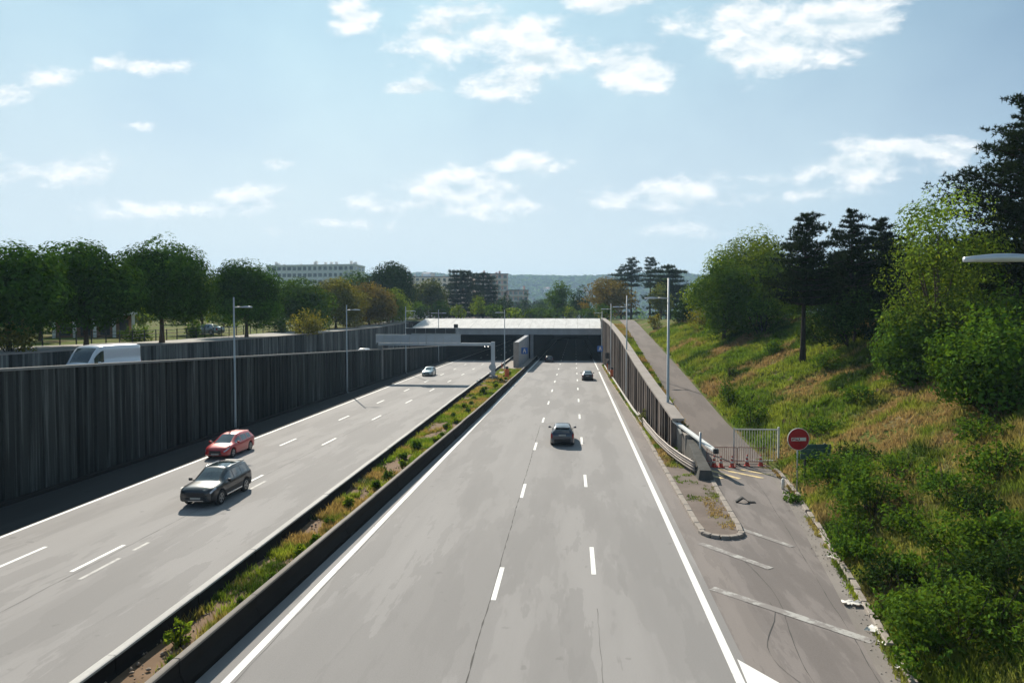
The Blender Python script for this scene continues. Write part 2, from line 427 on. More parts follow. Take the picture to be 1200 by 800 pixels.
# ground: grass, dry grass and bare soil mixed by noise
def ground_mat():
    m, tt, b = base_mat('verge_ground'); p = pos(tt)
    a = tt.noise(p, .16, 5, .6); c2 = tt.noise(tt.vmath('ADD', p, (40, 10, 0)), .35, 6, .65); f = tt.noise(p, 5.0, 6, .75)
    g = tt.mix(f, (.045, .070, .014), (.140, .165, .035))
    dry = tt.mix(f, (.12, .085, .045), (.25, .185, .11))
    c = tt.mix(tt.smooth(c2, .50, .62), g, dry)
    c = tt.mix(tt.math('MULTIPLY', tt.smooth(a, .5, .7), .5), c, (.12, .14, .04))
    tt.l.new(c, b.inputs['Base Color']); b.inputs['Roughness'].default_value = .95; b.inputs['Specular IOR Level'].default_value = .03
    bump(tt, b, f, .8, .15)
    return m
M['verge'] = ground_mat()

# ------------------------------------------------------------------ lines of the place (metres, road at z = 0)
def lut(pts):
    xs, ys = zip(*pts); return lambda Y: np.interp(Y, xs, ys)
LW = lambda Y: -28.9-(np.asarray(Y)-30)*.0095                  # face of the tall left wall
LT = lambda Y: 7.6-.0292*np.asarray(Y)                         # its top
SV = lambda Y: LT(Y)-1.25                                      # service road behind it
W2 = lambda Y: -37.4-(np.asarray(Y)-30)*.0095                  # second wall behind the service road
PLT = lut([(-100, 6.85), (70, 6.9), (100, 7.15), (130, 7.6), (160, 8.6), (175, 9.2), (260, 9.6)])
ML = lut([(-30, -11.3), (14.7, -11.62), (30, -12.0), (87, -13.3), (112, -13.7), (160, -14.4)])   # centre of left median barrier
MR = lut([(-30, -9.95), (15, -9.93), (25, -9.8), (67, -9.2), (110, -9.0), (160, -8.9)])          # centre of right median barrier
RLL = lut([(-30, -8.95), (16, -8.9), (40, -8.8), (145, -8.3), (330, -8.0)])
LLL = lut([(-30, -23.4), (26.7, -24.4), (62, -25.1), (131, -26.4), (330, -28)])
EDGE = lut([(-40, 7.6), (0, 7.9), (18, 8.5), (24.3, 9.6), (38, 11.8), (44, 12.4), (47, 12.6)])
RWX = lut([(44, 7.05), (48, 6.9), (58, 6.45), (70, 6.25), (155, 6.15), (400, 6.15)])
RWT = lut([(46, 2.3), (58, 3.7), (70, 4.8), (94, 6.8), (120, 8.3), (150, 9.3), (160, 9.45)])
RAMP = lut([(-100, -.03), (44, -.02), (50, .35), (57, 1.0), (79, 3.3), (110, 6.2), (141, 8.2), (165, 9.0), (200, 9.2)])
RR = lut([(44, 12.4), (57, 12.2), (110, 12.15), (141, 12.9), (175, 14.5), (200, 15.5)])           # right edge of the ramp road
RL = lut([(44, 8.3), (57, 8.9), (79, 9.0), (110, 9.2), (141, 9.8), (175, 11), (200, 12)])
def BND(Y):
    Y = np.asarray(Y, float)
    return np.where(Y < 43, EDGE(Y)+.16, np.where(Y > 46, RWX(np.maximum(Y, 46))+.3, (EDGE(43)+.16)+(RWX(46)+.3-EDGE(43)-.16)*(Y-43)/3))
def hz_right(X, Y):
    """height of the right verge, ramp strip and bank"""
    X = np.asarray(X, float); Y = np.asarray(Y, float)
    rz = RAMP(Y); e = np.where(Y < 44, EDGE(Y)+.16, RR(Y)+.1)
    q = np.maximum(X-e, 0)
    top = 9.05+.02*np.maximum(X-26, 0)
    s = .50-.10*np.clip((Y-40)/60, 0, 1)
    raw = rz + .10*(Y < 44) + s*q
    k = 1.2
    z = -np.log(np.exp(-k*np.clip(raw, -30, 40))+np.exp(-k*np.clip(top, -30, 40)))/k
    z = np.where(q <= 0, rz-.02, z)
    z = z + np.clip(q/2.5, 0, 1)*((fbm(X*.35, Y*.35)-.5)*.9 + (fbm(X*1.3+5, Y*1.3)-.5)*.3)*np.clip(1.3-q/60, .15, 1)
    # the ramp strip itself
    return z
def hz_left(X, Y):
    q = np.maximum(W2(Y)-X, 0)
    return PLT(Y) + np.clip(q/8, 0, 1)*(fbm(X*.05, Y*.05)-.5)*.8 + .008*q

# ------------------------------------------------------------------ GROUND (one sheet to the horizon, trench left open)
Yl = np.concatenate([[-300, -150, -80], np.arange(-40, 172.1, 1.0), [176, 182, 190, 200, 215, 235, 260, 300, 350, 420, 520, 650, 850, 1200, 1700, 2400, 3600, 6000]])
ur = np.concatenate([np.arange(0, 30, .6), np.arange(30, 60, 3), [62, 70, 80, 100, 130, 180, 260, 400, 700, 1200, 2500, 5000]])
ul = np.concatenate([np.arange(0, 20, 1.0), np.arange(20, 60, 4), [62, 75, 95, 130, 180, 260, 400, 700, 1200, 2500, 5000]])
def grid(Xg, Yg, Zg, keep=None):
    nY, nX = Xg.shape
    V = np.stack([Xg, Yg, Zg], -1).reshape(-1, 3)
    i, j = np.meshgrid(np.arange(nY-1), np.arange(nX-1), indexing='ij')
    F = np.stack([i*nX+j, i*nX+j+1, (i+1)*nX+j+1, (i+1)*nX+j], -1)
    if keep is not None: F = F[keep]
    return V, F.reshape(-1, 4)
YY = Yl[:, None]
def far_flat(Z, Y, X):
    w = np.clip((Y-175)/80, 0, 1)
    return Z*(1-w)+9.4*w - np.clip((Y-500)/600, 0, 1)*6
Xr = BND(YY)+ur[None]; Zr = far_flat(hz_right(Xr, YY+0*Xr), YY, Xr)
Xl = (W2(YY)-.3-ul[None])[:, ::-1]; Zl = far_flat(hz_left(Xl, YY+0*Xl), YY, Xl)
mid = np.linspace(0, 1, 8)[1:-1]
Xm = (W2(YY)-.3)*(1-mid[None])+BND(YY)*mid[None]; Zm = far_flat(Zl[:, -1:]*(1-mid[None])+Zr[:, :1]*mid[None], YY, Xm)
Xg = np.concatenate([Xl, Xm, Xr], 1); Zg = np.concatenate([Zl, Zm, Zr], 1); Yg = YY+0*Xg
nX = Xg.shape[1]; keep = np.ones((len(Yl)-1, nX-1), bool)
keep[Yl[:-1] < 170, Xl.shape[1]-1:Xl.shape[1]+len(mid)] = False
V, Fq = grid(Xg, Yg, Zg, keep)
g = mk('ground', np_mesh('ground', V, Fq, M['verge'], True)); g['kind'] = 'structure'

# ------------------------------------------------------------------ ROADS
Ys = list(np.concatenate([np.arange(-40, 160, 4.0), np.arange(160, 331, 10.0)]))
def strip(name, fa, fb, z, mat, ys=Ys, kind='structure', parent=None):
    mb = MB().quadstrip([(float(fa(y)), y, z(y) if callable(z) else z) for y in ys], [(float(fb(y)), y, z(y) if callable(z) else z) for y in ys])
    o = sheet(mb, name, mat, parent)
    if kind: o['kind'] = kind
    return o
trench = strip('trench_floor', lambda y: -30.5-.012*max(y-30, 0), lambda y: max(8.0, min(float(EDGE(min(y, 44))), 12.4))+.3 if y < 46 else 6.6, -.03, M['asph_old'])
road_r = strip('right_carriageway', lambda y: MR(y)-.1, lambda y: 4.62, 0.0, M['asph_r'])
road_l = strip('left_carriageway', lambda y: LW(y)-.1, lambda y: ML(y)+.1, 0.0, M['asph_l'])
left_sh = strip('left_shoulder_shade', lambda y: LW(y)-.05, lambda y: LLL(y)-.12, .004, M['asph_shade'])  # dark sheet laid where the wall's shadow falls, shade painted into its colour
shoulder = strip('hard_shoulder', lambda y: 4.62, lambda y: 5.6 if y > 30 else 5.6, -.003, M['asph_sh'])
slip = strip('slip_road', lambda y: 5.2, lambda y: EDGE(min(y, 46))-.02, -.008, M['asph_old'], ys=[y for y in np.arange(-40, 46.1, 2.0)])
gut = strip('gutter', lambda y: EDGE(y)-.62-.25*np.clip((44-y)/26, 0, 1)*0, lambda y: EDGE(y)-.02, 0.0, concrete('gutter_concrete', (.25, .225, .205), dark=.5, streak=(1, .3, 1), amt=.5), ys=list(np.arange(-40, 44.1, 1.5)))
rampr = strip('ramp_road', RL, RR, lambda y: float(RAMP(y))+.035, M['asph_ramp'], ys=list(np.arange(44, 200, 2.0)))
svc = strip('service_road', lambda y: W2(y)-.2, lambda y: LW(y)-.2, lambda y: float(SV(y)), M['asph_svc'], ys=list(np.arange(-40, 240, 4.0)))

strip('tunnel_road_shade', lambda y: LW(y)-.05, lambda y: 6.1, .0025, asphalt('asphalt_tunnel_shade', (.022, .022, .022)), ys=list(np.arange(153, 328, 5.0)))  # near-black overlay, the tunnel's darkness is painted into the road colour
# painted lines
def line_mark(road, fx, y0, y1, wd, mat='paint', z=.005, name='edge_line', step=2.0):
    ys = list(np.arange(y0, y1, step))+[y1]
    strip(name, lambda y: fx(y)-wd/2, lambda y: fx(y)+wd/2, z, M[mat], ys=ys, kind=None, parent=road)
line_mark(road_r, RLL, -30, 300, .24)
line_mark(road_r, lambda y: 4.25, -30, 122, .23)
line_mark(road_r, lambda y: 4.25-.35*(y-127)/150, 126, 300, .20)
line_mark(road_l, LLL, -30, 300, .20)
DX1 = lut([(0, -2.6), (23, -2.68), (50, -2.88), (150, -3.1), (330, -3.1)])
DX2 = lut([(0, .75), (27, .70), (63, .45), (150, .25), (330, .25)])
for i in range(-3, 23):
    y = 23.7+13.05*i
    line_mark(road_r, DX1, y-1.5, y+1.5, .17, name='lane_dash')
    line_mark(road_r, DX2, y+2.6-1.5, y+2.6+1.5, .17, name='lane_dash')
DL1 = lut([(0, -21.3), (25, -21.55), (62, -21.7), (100, -22.2), (330, -24)])
DL2 = lut([(0, -18.4), (25, -18.5), (62, -18.7), (100, -18.8), (330, -20)])
for i in range(-3, 20):
    y = 24.2+12.72*i
    line_mark(road_l, DL1, y-1.4, y+1.6, .17, name='lane_dash')
    line_mark(road_l, DL2, y-.9, y+2.1, .17, name='lane_dash')
    if i in (0, 1): line_mark(road_l, lambda y: DL2(y)+.85, y-1.6, y+.6, .16, 'paint_ghost', name='ghost_dash')
line_mark(road_l, lambda y: -17.7, 25.7, 26.7, .16, 'paint_ghost', name='ghost_dash', step=.5)
def quad_mark(road, pts, mat, name, z=.006):
    sheet(MB().add([(p[0], p[1], z) for p in pts], [tuple(range(len(pts)))]), name, M[mat], road)
def bar_mark(road, a, b, wd, mat, name, z=.006):
    a = np.array(a, float); b = np.array(b, float); d_ = (b-a)/np.linalg.norm(b-a); n_ = np.array([-d_[1], d_[0]])*wd/2
    quad_mark(road, [a-n_, b-n_, b+n_, a+n_], mat, name, z)
bar_mark(slip, (5.2, 28.7), (7.3, 26.0), .34, 'paint_old', 'chevron_stripe')
bar_mark(slip, (4.75, 23.9), (8.6, 20.3), .36, 'paint_old', 'chevron_stripe')
bar_mark(slip, (5.9, 33.0), (8.9, 28.6), .3, 'paint_old', 'chevron_stripe')
quad_mark(slip, [(4.45, 18.9), (5.6, 17.2), (5.2, 16.6), (4.4, 17.2)], 'paint', 'chevron_stripe')
for (a, b) in [((8.2, 43.0), (9.6, 40.6)), ((8.9, 43.2), (11.0, 40.9)), ((10.2, 43.1), (11.8, 41.8)), ((7.7, 42.2), (8.6, 40.6))]:
    bar_mark(slip, a, b, .30, 'paint_yel', 'yellow_stripe')
# long crack following the lane joint, and a thin one on the right lane joint
def crack(road, fx, y0, y1, wmax, seed):
    rg = np.random.default_rng(seed); ys = np.arange(y0, y1, .35); off = np.cumsum(rg.normal(0, .012, len(ys))); off -= np.linspace(0, off[-1], len(ys))
    wd = np.clip(rg.normal(wmax*.6, wmax*.3, len(ys)), .006, wmax)
    L = [(float(fx(y))+o-w_/2, y, .0045) for y, o, w_ in zip(ys, off, wd)]; Rr = [(float(fx(y))+o+w_/2, y, .0045) for y, o, w_ in zip(ys, off, wd)]
    sheet(MB().quadstrip(L, Rr), 'crack', plain('crack_tar', (.07, .066, .062), .9), road)
crack(road_r, lambda y: DX1(y)-.14, 4, 60, .055, 1)
crack(road_r, lambda y: DX2(y)+.02, 4, 22, .02, 2)
crack(road_r, lambda y: -8.6+.0*y, 4, 50, .02, 4)
crack(slip, lambda y: 6.1+.03*(y-10)+.25*math.sin(y*.6), 8, 27, .035, 5); crack(slip, lambda y: 8.0+.12*(y-20), 14, 40, .03, 6); crack(slip, lambda y: 5.9+.5*math.sin(y*.9), 12, 23, .03, 8)
crack(road_l, lambda y: DL2(y)+.3, 10, 70, .03, 9)

# ------------------------------------------------------------------ MEDIAN
def barrier(name, fx, label, mat, wt, wb, h):
    prof = [(-wb/2, -.02), (-wb/2, .15), (-wt/2, h*.55), (-wt/2, h-.03), (-wt/2+.03, h), (wt/2-.03, h), (wt/2, h-.03), (wt/2, h*.55), (wb/2, .15), (wb/2, -.02)]
    tr = thing(name, label, 'barrier', (float(fx(60)), 60, 0))
    segs = np.arange(-28, 159, 4.0)
    for i, y in enumerate(segs):
        dz = random.uniform(-.012, .012); dxx = random.uniform(-.012, .012)
        y1 = min(y+3.975, 160)
        a = [(float(fx(q))+dxx-tr.location.x, q-60, dz) for q in (y, y1)]
        sg_ = MB().sweep(prof, a).build('barrier_segment', M['barrier_shade'], tr)  # sides have shade in their colour, the coping keeps the concrete tone
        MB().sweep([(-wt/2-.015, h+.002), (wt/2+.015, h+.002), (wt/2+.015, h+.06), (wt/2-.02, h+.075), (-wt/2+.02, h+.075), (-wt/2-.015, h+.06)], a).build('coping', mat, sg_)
    return tr
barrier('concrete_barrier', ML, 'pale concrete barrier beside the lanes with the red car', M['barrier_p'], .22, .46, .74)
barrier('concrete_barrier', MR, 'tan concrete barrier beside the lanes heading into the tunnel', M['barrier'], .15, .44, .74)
soil = strip('median_soil', lambda y: ML(y)+.1, lambda y: MR(y)-.1, lambda y: .26+.05*math.sin(y*.9)+.04*math.sin(y*.37), M['soil'], ys=list(np.arange(-28, 124, 1.0)))
medslab = strip('median_slab', lambda y: ML(y)+.1, lambda y: MR(y)-.1, .34, M['kerb'], ys=list(np.arange(92, 160, 4.0)))

# ------------------------------------------------------------------ foliage machinery
def leaf_quads(C, N, size, rng, aspect=.5):
    n = len(C); a = rng.normal(size=(n, 3)); N = N/np.linalg.norm(N, axis=1, keepdims=True)
    T = np.cross(N, a); T /= np.linalg.norm(T, axis=1, keepdims=True)+1e-9; B = np.cross(N, T)
    s = (np.asarray(size)*np.ones(n))[:, None]
    V = np.stack([C-T*s, C+B*s*aspect+N*s*.12, C+T*s, C-B*s*aspect+N*s*.12], 1).reshape(-1, 3)
    return V, np.arange(4*n).reshape(n, 4)
def tints(n, rng, lobe=None, vary=.30, yellow=.25):
    v = 1+rng.normal(0, vary*.5, n)
    if lobe is not None: v = v*lobe
    v = np.clip(v, .35, 2.2)
    y = np.clip(rng.normal(0, yellow, n), -.3, .9)
    c = np.stack([v*(1+.7*np.maximum(y, 0)), v*(1+.15*y), v*(1-.35*np.abs(y))], 1)
    return c.astype(np.float32)
def fill_lobes(lobes, per, leaf, rng, flat=.8, up=.35, inner=.25):
    """lobes (k,4): centre and radius -> leaves on shaggy shells"""
    Cs, Ns, Ls = [], [], []
    for (x, y, z, r) in lobes:
        n = max(12, int(per*r*r))
        dvec = rng.normal(size=(n, 3)); dvec /= np.linalg.norm(dvec, axis=1, keepdims=True)
        # shaggy shell: direction-dependent radius
        ph = rng.uniform(0, 6.28, 4)
        wob = 1+.16*np.sin(dvec[:, 0]*5+ph[0])*np.sin(dvec[:, 1]*5+ph[1])+.12*np.sin(dvec[:, 2]*7+ph[2])
        rad = r*wob*np.where(rng.random(n) < inner, rng.uniform(.3, .85, n), rng.uniform(.90, 1.05, n))
        P = dvec*rad[:, None]; P[:, 2] *= flat
        Cs.append(P+np.array([x, y, z])); Ns.append(dvec*1.3+np.array([0, 0, up])+rng.normal(0, .30, (n, 3)))
        Ls.append(np.full(n, np.clip(rng.normal(1, .24), .5, 1.7)))
    return np.concatenate(Cs), np.concatenate(Ns), np.concatenate(Ls)
def trunk_mesh(name, h, r, limbs, mat, rng, bend=.02, top=.35):
    mb = MB(); k = 7; bx, by = rng.normal(0, bend, 2)*h
    P = [(bx*(i/k)**2+rng.normal(0, .004)*h, by*(i/k)**2+rng.normal(0, .004)*h, h*i/k - (.25 if i == 0 else 0)) for i in range(k+1)]
    rad = [r*(1.35 if i == 0 else 1-(1-top)*i/k) for i in range(k+1)]
    mb.tube(P, rad, 8)
    for (x, y, z, z0) in limbs:
        s = np.array([bx*(z0/h)**2, by*(z0/h)**2, z0]); e = np.array([x, y, z]); m = (s+e)/2+np.array([0, 0, -.06*np.linalg.norm(e-s)])
        rr = r*.42
        mb.tube([s, m, e], [rr, rr*.65, rr*.2], 5, cap=False)
    return mb.mesh(name, mat, True)
TREES = []
def broadleaf(label, X, Y, z0, H, W, mat, seed, cat='tree', name='broadleaf_tree', leaf=.2, dens=95, nl=20, bottom=.22, loose=0.0, shape='dome', group=None, D=None, yel=.25, trunk_r=None, bark='bark', lean=0):
    rng = np.random.default_rng(seed); D = D or W
    root = thing(name, label, cat, (X, Y, z0), rng.uniform(0, .6), group)
    a, b = W/2, D/2; zc0 = H*bottom; hh = H-zc0
    lobes = []
    for i in range(nl):
        for _ in range(30):
            p = rng.uniform(-1, 1, 3)
            q = np.linalg.norm(p)
            if .35 < q < .98: break
        zz = (p[2]+1)/2
        wz = {'dome': math.sqrt(max(.1, 1-max(0, zz-.25)**2*1.45)), 'round': math.sqrt(max(.12, 1-(2*zz-1)**2*.85)), 'tall': .35+.75*math.sin(math.pi*min(1, .12+.85*(1-zz)))*.95,
              'flat': .75+.25*(1-abs(2*zz-1))}[shape]
        th = math.atan2(p[1], p[0]); rr = math.sqrt(rng.uniform(.12, 1))*.78*wz
        rl = rng.uniform(.13, .25)*min(W, hh*1.1)*(1-.25*loose); rr = rr/.78*(1-1.75*rl/W)
        lobes.append((a*rr*math.cos(th), b*rr*math.sin(th), zc0+rl*.6+(hh-rl*1.35)*zz, rl))
    # ensure top lobe and central mass
    lobes.append((a*.05, 0, H-.17*W, .2*W)); lobes.append((0, 0, zc0+hh*.5, .30*W)); lobes.append((a*.2, b*.1, zc0+hh*.35, .28*W)); lobes.append((-a*.2, -b*.1, zc0+hh*.62, .27*W))
    lobes = np.array(lobes)
    C, N, L = fill_lobes(lobes, dens, leaf, rng, flat=.80, inner=.18)
    if loose > 0:
        keepm = rng.random(len(C)) > loose*.55*(fbm(C[:, 0]*.9+seed, C[:, 2]*.9) > .48)
        C, N, L = C[keepm], N[keepm], L[keepm]
    V_, F_ = leaf_quads(C, N, leaf*rng.uniform(.65, 1.25, len(C)), rng)
    me = np_mesh('crown', V_, F_, M[mat], False, tints(len(C), rng, L, yellow=yel))
    mk('crown', me, root)
    idx = rng.choice(len(lobes), min(9, len(lobes)), replace=False)
    limbs = [(lobes[i][0]*.85, lobes[i][1]*.85, lobes[i][2], max(H*.12, min(lobes[i][2]*.55, zc0*1.25+.1*H))) for i in idx]
    mk('trunk', trunk_mesh('trunk', zc0+hh*.55, trunk_r or max(.12, H*.022), limbs, M[bark], rng), root)
    TREES.append(root); return root
def needle_tufts(P, Dv, size, rng, n=7):
    k = len(P); C = np.repeat(P, n, 0); dv = np.repeat(Dv, n, 0)+rng.normal(0, .75, (k*n, 3)); dv /= np.linalg.norm(dv, axis=1, keepdims=True)
    s = size*rng.uniform(.6, 1.2, (k*n, 1)); side = np.cross(dv, rng.normal(size=(k*n, 3))); side /= np.linalg.norm(side, axis=1, keepdims=True)
    V_ = np.stack([C-side*s*.12, C+side*s*.12, C+dv*s], 1).reshape(-1, 3)
    return V_, np.arange(3*k*n).reshape(-1, 3)
def conifer(label, X, Y, z0, H, W, mat, seed, name='pine_tree', first=.35, whorls=15, per=6, shape='pine', tuft=.42, group=None, nt=7, lean=0.0):
    rng = np.random.default_rng(seed); root = thing(name, label, 'tree', (X, Y, z0), rng.uniform(0, 6), group)
    P, Dv = [], []; mb = MB(); r0 = H*.016+.05
    k = 8; bx, by = rng.normal(0, .012, 2)*H
    mb.tube([(bx*(i/k)**2, by*(i/k)**2, H*.985*i/k-(.25 if i == 0 else 0)) for i in range(k+1)], [r0*(1.3 if i == 0 else 1.02-.95*i/k) for i in range(k+1)], 8)
    for wi in range(whorls):
        f = wi/(whorls-1); z = H*(first+(1-first)*(f**.9)*.98)
        if shape == 'pine': L = W/2*(1-.88*f**1.3)*rng.uniform(.55, 1.12)*(.55+.45*min(1, f*5+.35))
        elif shape == 'umbrella': L = W/2*(.35+.65*math.sin(math.pi*min(1, f*.75+.25)))*rng.uniform(.7, 1.1)
        else: L = W/2*(1-.6*f**2.2)*rng.uniform(.6, 1.1)
        nb = max(3, int(per*(1-.35*f)))
        a0 = rng.uniform(0, 6.28)
        for bi in range(nb):
            a = a0+6.283*bi/nb+rng.normal(0, .3); Lb = L*rng.uniform(.65, 1.15)+.15
            rise = {'pine': rng.uniform(-.06, .30)+.25*f, 'umbrella': rng.uniform(.05, .35), 'cedar': rng.uniform(-.06, .10)}[shape]
            d_ = np.array([math.cos(a), math.sin(a), rise])
            s = np.array([bx*(z/H)**2, by*(z/H)**2, z]); e = s+d_*Lb; m = (s+e)/2+np.array([0, 0, -.05*Lb])
            mb.tube([s, m, e], [r0*.30*(1-.6*f), r0*.18, .012], 4, cap=False)
            ns = max(4, int(Lb*5.5/tuft*.42))
            for q in range(ns):
                tt_ = rng.uniform(.22, 1.04); p = s*(1-tt_)**2+2*m*tt_*(1-tt_)+e*tt_**2
                sp = Lb*.26*(1-.35*tt_)
                for _ in range(3):
                    off = np.array([rng.normal(0, sp), rng.normal(0, sp), abs(rng.normal(0, sp*.35)) if shape != 'cedar' else rng.normal(0, sp*.15)])
                    P.append(p+off); Dv.append(np.array([d_[0]*.5, d_[1]*.5, .55]))
    for _ in range(16):
        P.append(np.array([bx, by, H*rng.uniform(.93, 1.0)])+rng.normal(0, .12, 3)); Dv.append(np.array([0, 0, 1.]))
    P = np.array(P); Dv = np.array(Dv)
    V_, F_ = needle_tufts(P, Dv, tuft, rng, nt)
    mk('crown', np_mesh('crown', V_, F_, M[mat], False, tints(len(F_), rng, np.repeat(np.clip(rng.normal(1, .2, len(P)), .5, 1.6), nt), yellow=.12)), root)
    mb.build('trunk', M['bark_d'], root, True)
    return root
def bush(label, X, Y, z0, H, W, mat, seed, name='bush', leaf=.12, dens=150, nl=12, group=None, cat='bush', D=None, yel=.25):
    rng = np.random.default_rng(seed); D = D or W
    root = thing(name, label, cat, (X, Y, z0), 0, group); lobes = []
    nl = int(nl*1.5)
    for i in range(nl):
        th = rng.uniform(0, 6.28); rr = math.sqrt(rng.uniform(0, 1))*.80; rl = rng.uniform(.13, .29)*min(W, H*1.3)
        zz = rng.uniform(0, 1)*(1-rr*rr*.7)
        lobes.append((W/2*rr*math.cos(th), D/2*rr*math.sin(th), rl*.35+(H-rl*1.2)*max(zz, 0), rl))
    C, N, L = fill_lobes(np.array(lobes), dens, leaf, rng, flat=.85, inner=.3)
    ok = C[:, 2] > -.3; C, N, L = C[ok], N[ok], L[ok]
    # loose shoots that break the outline
    k = max(14, nl*4); sh = rng.integers(0, nl, k)
    C2 = []
    for i in sh:
        x, y, z, r = lobes[i]; dv = rng.normal(size=3); dv[2] = abs(dv[2])+.5; dv /= np.linalg.norm(dv)
        for q in range(7): C2.append(np.array([x, y, z])+dv*r*(.85+.12*q)+rng.normal(0, leaf*.5, 3))
    C2 = np.array(C2); C = np.concatenate([C, C2]); N = np.concatenate([N, rng.normal(size=C2.shape)]); L = np.concatenate([L, np.full(len(C2), 1.15)])
    V_, F_ = leaf_quads(C, N, leaf*rng.uniform(.6, 1.3, len(C)), rng)
    mk('foliage', np_mesh('foliage', V_, F_, M[mat], False, tints(len(C), rng, L, yellow=yel)), root)
    mb = MB()
    for i in range(10):
        tx, ty, tz = rng.normal(0, W*.30), rng.normal(0, D*.30), H*rng.uniform(.75, 1.22)
        mb.tube([(tx*.2, ty*.2, 0), (tx*.7, ty*.7, tz*.6), (tx, ty, tz)], [.016, .011, .004], 4, cap=False)
    for i in range(5):
        x, y, z, r = lobes[i]; mb.tube([(x*.15, y*.15, -.2), (x*.6, y*.6, z*.5), (x, y, z)], [.05*H/2, .035*H/2, .012], 5, cap=False)
    mb.build('stem', M['bark_d'], root, True)
    return root
M['lf_chestnut'] = leaf_mat('leaf_chestnut', (.050, .115, .016), .22)
M['lf_mid'] = leaf_mat('leaf_mid_green', (.072, .140, .022), .34)
M['lf_light'] = leaf_mat('leaf_light_green', (.140, .215, .030), .44)
M['lf_robinia'] = leaf_mat('leaf_robinia', (.115, .175, .036), .55, (1.05, 1.12, .45))
M['lf_yellow'] = leaf_mat('leaf_yellow_green', (.160, .165, .040), .38)
M['lf_orange'] = leaf_mat('leaf_orange', (.185, .150, .045), .36)
M['lf_dark'] = leaf_mat('leaf_dark_green', (.030, .062, .016), .22)
M['lf_pine'] = leaf_mat('needle_dark', (.020, .034, .016), .22)
M['lf_cedar'] = leaf_mat('needle_cedar', (.030, .048, .030), .2)
M['lf_willow'] = leaf_mat('leaf_willow', (.095, .125, .045), .45)
M['lf_bush'] = leaf_mat('leaf_bush_bright', (.068, .140, .022), .34)
M['lf_pale'] = leaf_mat('leaf_pale_dry', (.30, .26, .16), .35)
M['grass'] = leaf_mat('grass_blade', (1, 1, 1), .48, (1.08, 1.08, .70))

# ------------------------------------------------------------------ LEFT WALLS
def panel_wall(name, label, cat, fx, top, bot, y0, y1, pitch, mat, cmat, side, proud=.10, copw=.34, coph=.14, copz=0.0, groove=.20):
    """vertical ribbed panels, each its own piece; side=+1 means the visible face looks towards +X"""
    ym = (y0+y1)/2; root = thing(name, label, cat, (float(fx(ym)), ym, float(bot(ym))))
    ox, oy, oz = root.location
    ys_p = [y0]
    while ys_p[-1] < y1-.3: ys_p.append(ys_p[-1]+pitch*random.uniform(.68, 1.32))
    for i in range(len(ys_p)-1):
        a = ys_p[i]; b = ys_p[i+1]-.035; pw = b-a
        pr = proud*random.uniform(.75, 1.2); f0 = float(fx((a+b)/2)); zt = float(top(a)); zb = float(bot(a))-.3
        q = pw*groove*random.uniform(.7, 1.3)
        # plan section: shallow groove side, bevel, flat rib
        plan = [(a, -.28), (a, 0), (a+q, 0), (a+q+.05, pr), (b-.08, pr), (b-.02, 0), (b, 0), (b, -.28)]
        vs = [(f0+side*dx_-ox, y-oy, z-oz) for z in (zb, zt) for (y, dx_) in plan]
        m = len(plan); fs = [tuple(range(m)), tuple(range(m, 2*m))]+[(k, (k+1) % m, m+(k+1) % m, m+k) for k in range(m)]
        MB().add(vs, fs).build('wall_panel', mat, root)
    path = [(float(fx(y))-ox, y-oy, float(top(y))-oz+copz) for y in np.linspace(y0, y1, 30)]
    c0, c1 = (-side*.30, side*(proud+.05))
    lo, hi = min(c0, c1)-max(0, copw-.34)*(1 if side > 0 else 0), max(c0, c1)+max(0, copw-.34)*(0 if side > 0 else 1)
    MB().sweep([(lo, 0.003), (hi, 0.003), (hi, coph), (lo, coph)], path).build('coping', cmat, root)
    return root
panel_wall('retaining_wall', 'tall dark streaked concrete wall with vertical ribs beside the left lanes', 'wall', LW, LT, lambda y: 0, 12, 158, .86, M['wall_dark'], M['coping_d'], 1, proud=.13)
panel_wall('retaining_wall', 'lighter ribbed concrete wall behind the white van below the trees', 'wall', W2, lambda y: PLT(y)+.05, lambda y: SV(y), 22, 160, 1.05, M['wall_mid'], M['coping'], 1, proud=.07, coph=.10)
panel_wall('retaining_wall', 'brown ribbed concrete wall climbing beside the closed ramp road', 'wall', RWX, RWT, lambda y: 0, 47, 158, 1.0, M['wall_right'], M['coping'], -1, proud=.30, groove=.46, copw=.50, coph=.16)

# low kerb line under the left wall
MB().sweep([(0, -.02), (.35, -.02), (.35, .14), (.31, .17), (0, .17)], [(float(LW(y))+.35, y, 0) for y in np.arange(-20, 158, 6.0)]).build('wall_kerb', M['barrier_shade'])  # reuses the painted shade tone of the barrier sides
bpy.data.objects['wall_kerb']['kind'] = 'structure'

# ------------------------------------------------------------------ TUNNEL PORTAL
PY = 156.0
port = thing('tunnel_portal', 'wide white sloping concrete hood over the dark tunnel mouths', 'tunnel', (-16, PY, 0))
def pbox(name, mat, x0, x1, y0, y1, z0, z1, b=.04): return MB().bbox(x0+16, x1+16, y0-PY, y1-PY, z0, z1, b).build(name, mat, port)
xs = np.linspace(-38, 6.1, 17)
for i in range(16):
    a, b = xs[i]+16+.02, xs[i+1]+16-.02; dz = random.uniform(-.015, .015)
    MB().add([(a, 0, 7.05), (b, 0, 7.05), (b, 15, 9.25), (a, 15, 9.25), (a, 0, 7.25+dz), (b, 0, 7.25+dz), (b, 15, 9.48+dz), (a, 15, 9.48+dz)],
             [(0,3,2,1),(4,5,6,7),(0,1,5,4),(1,2,6,5),(2,3,7,6),(3,0,4,7)]).build('hood_panel', M['hood'], port)
pbox('fascia_beam', M['fascia'], -38, 6.1, PY+.25, PY+1.2, 5.75, 7.04)
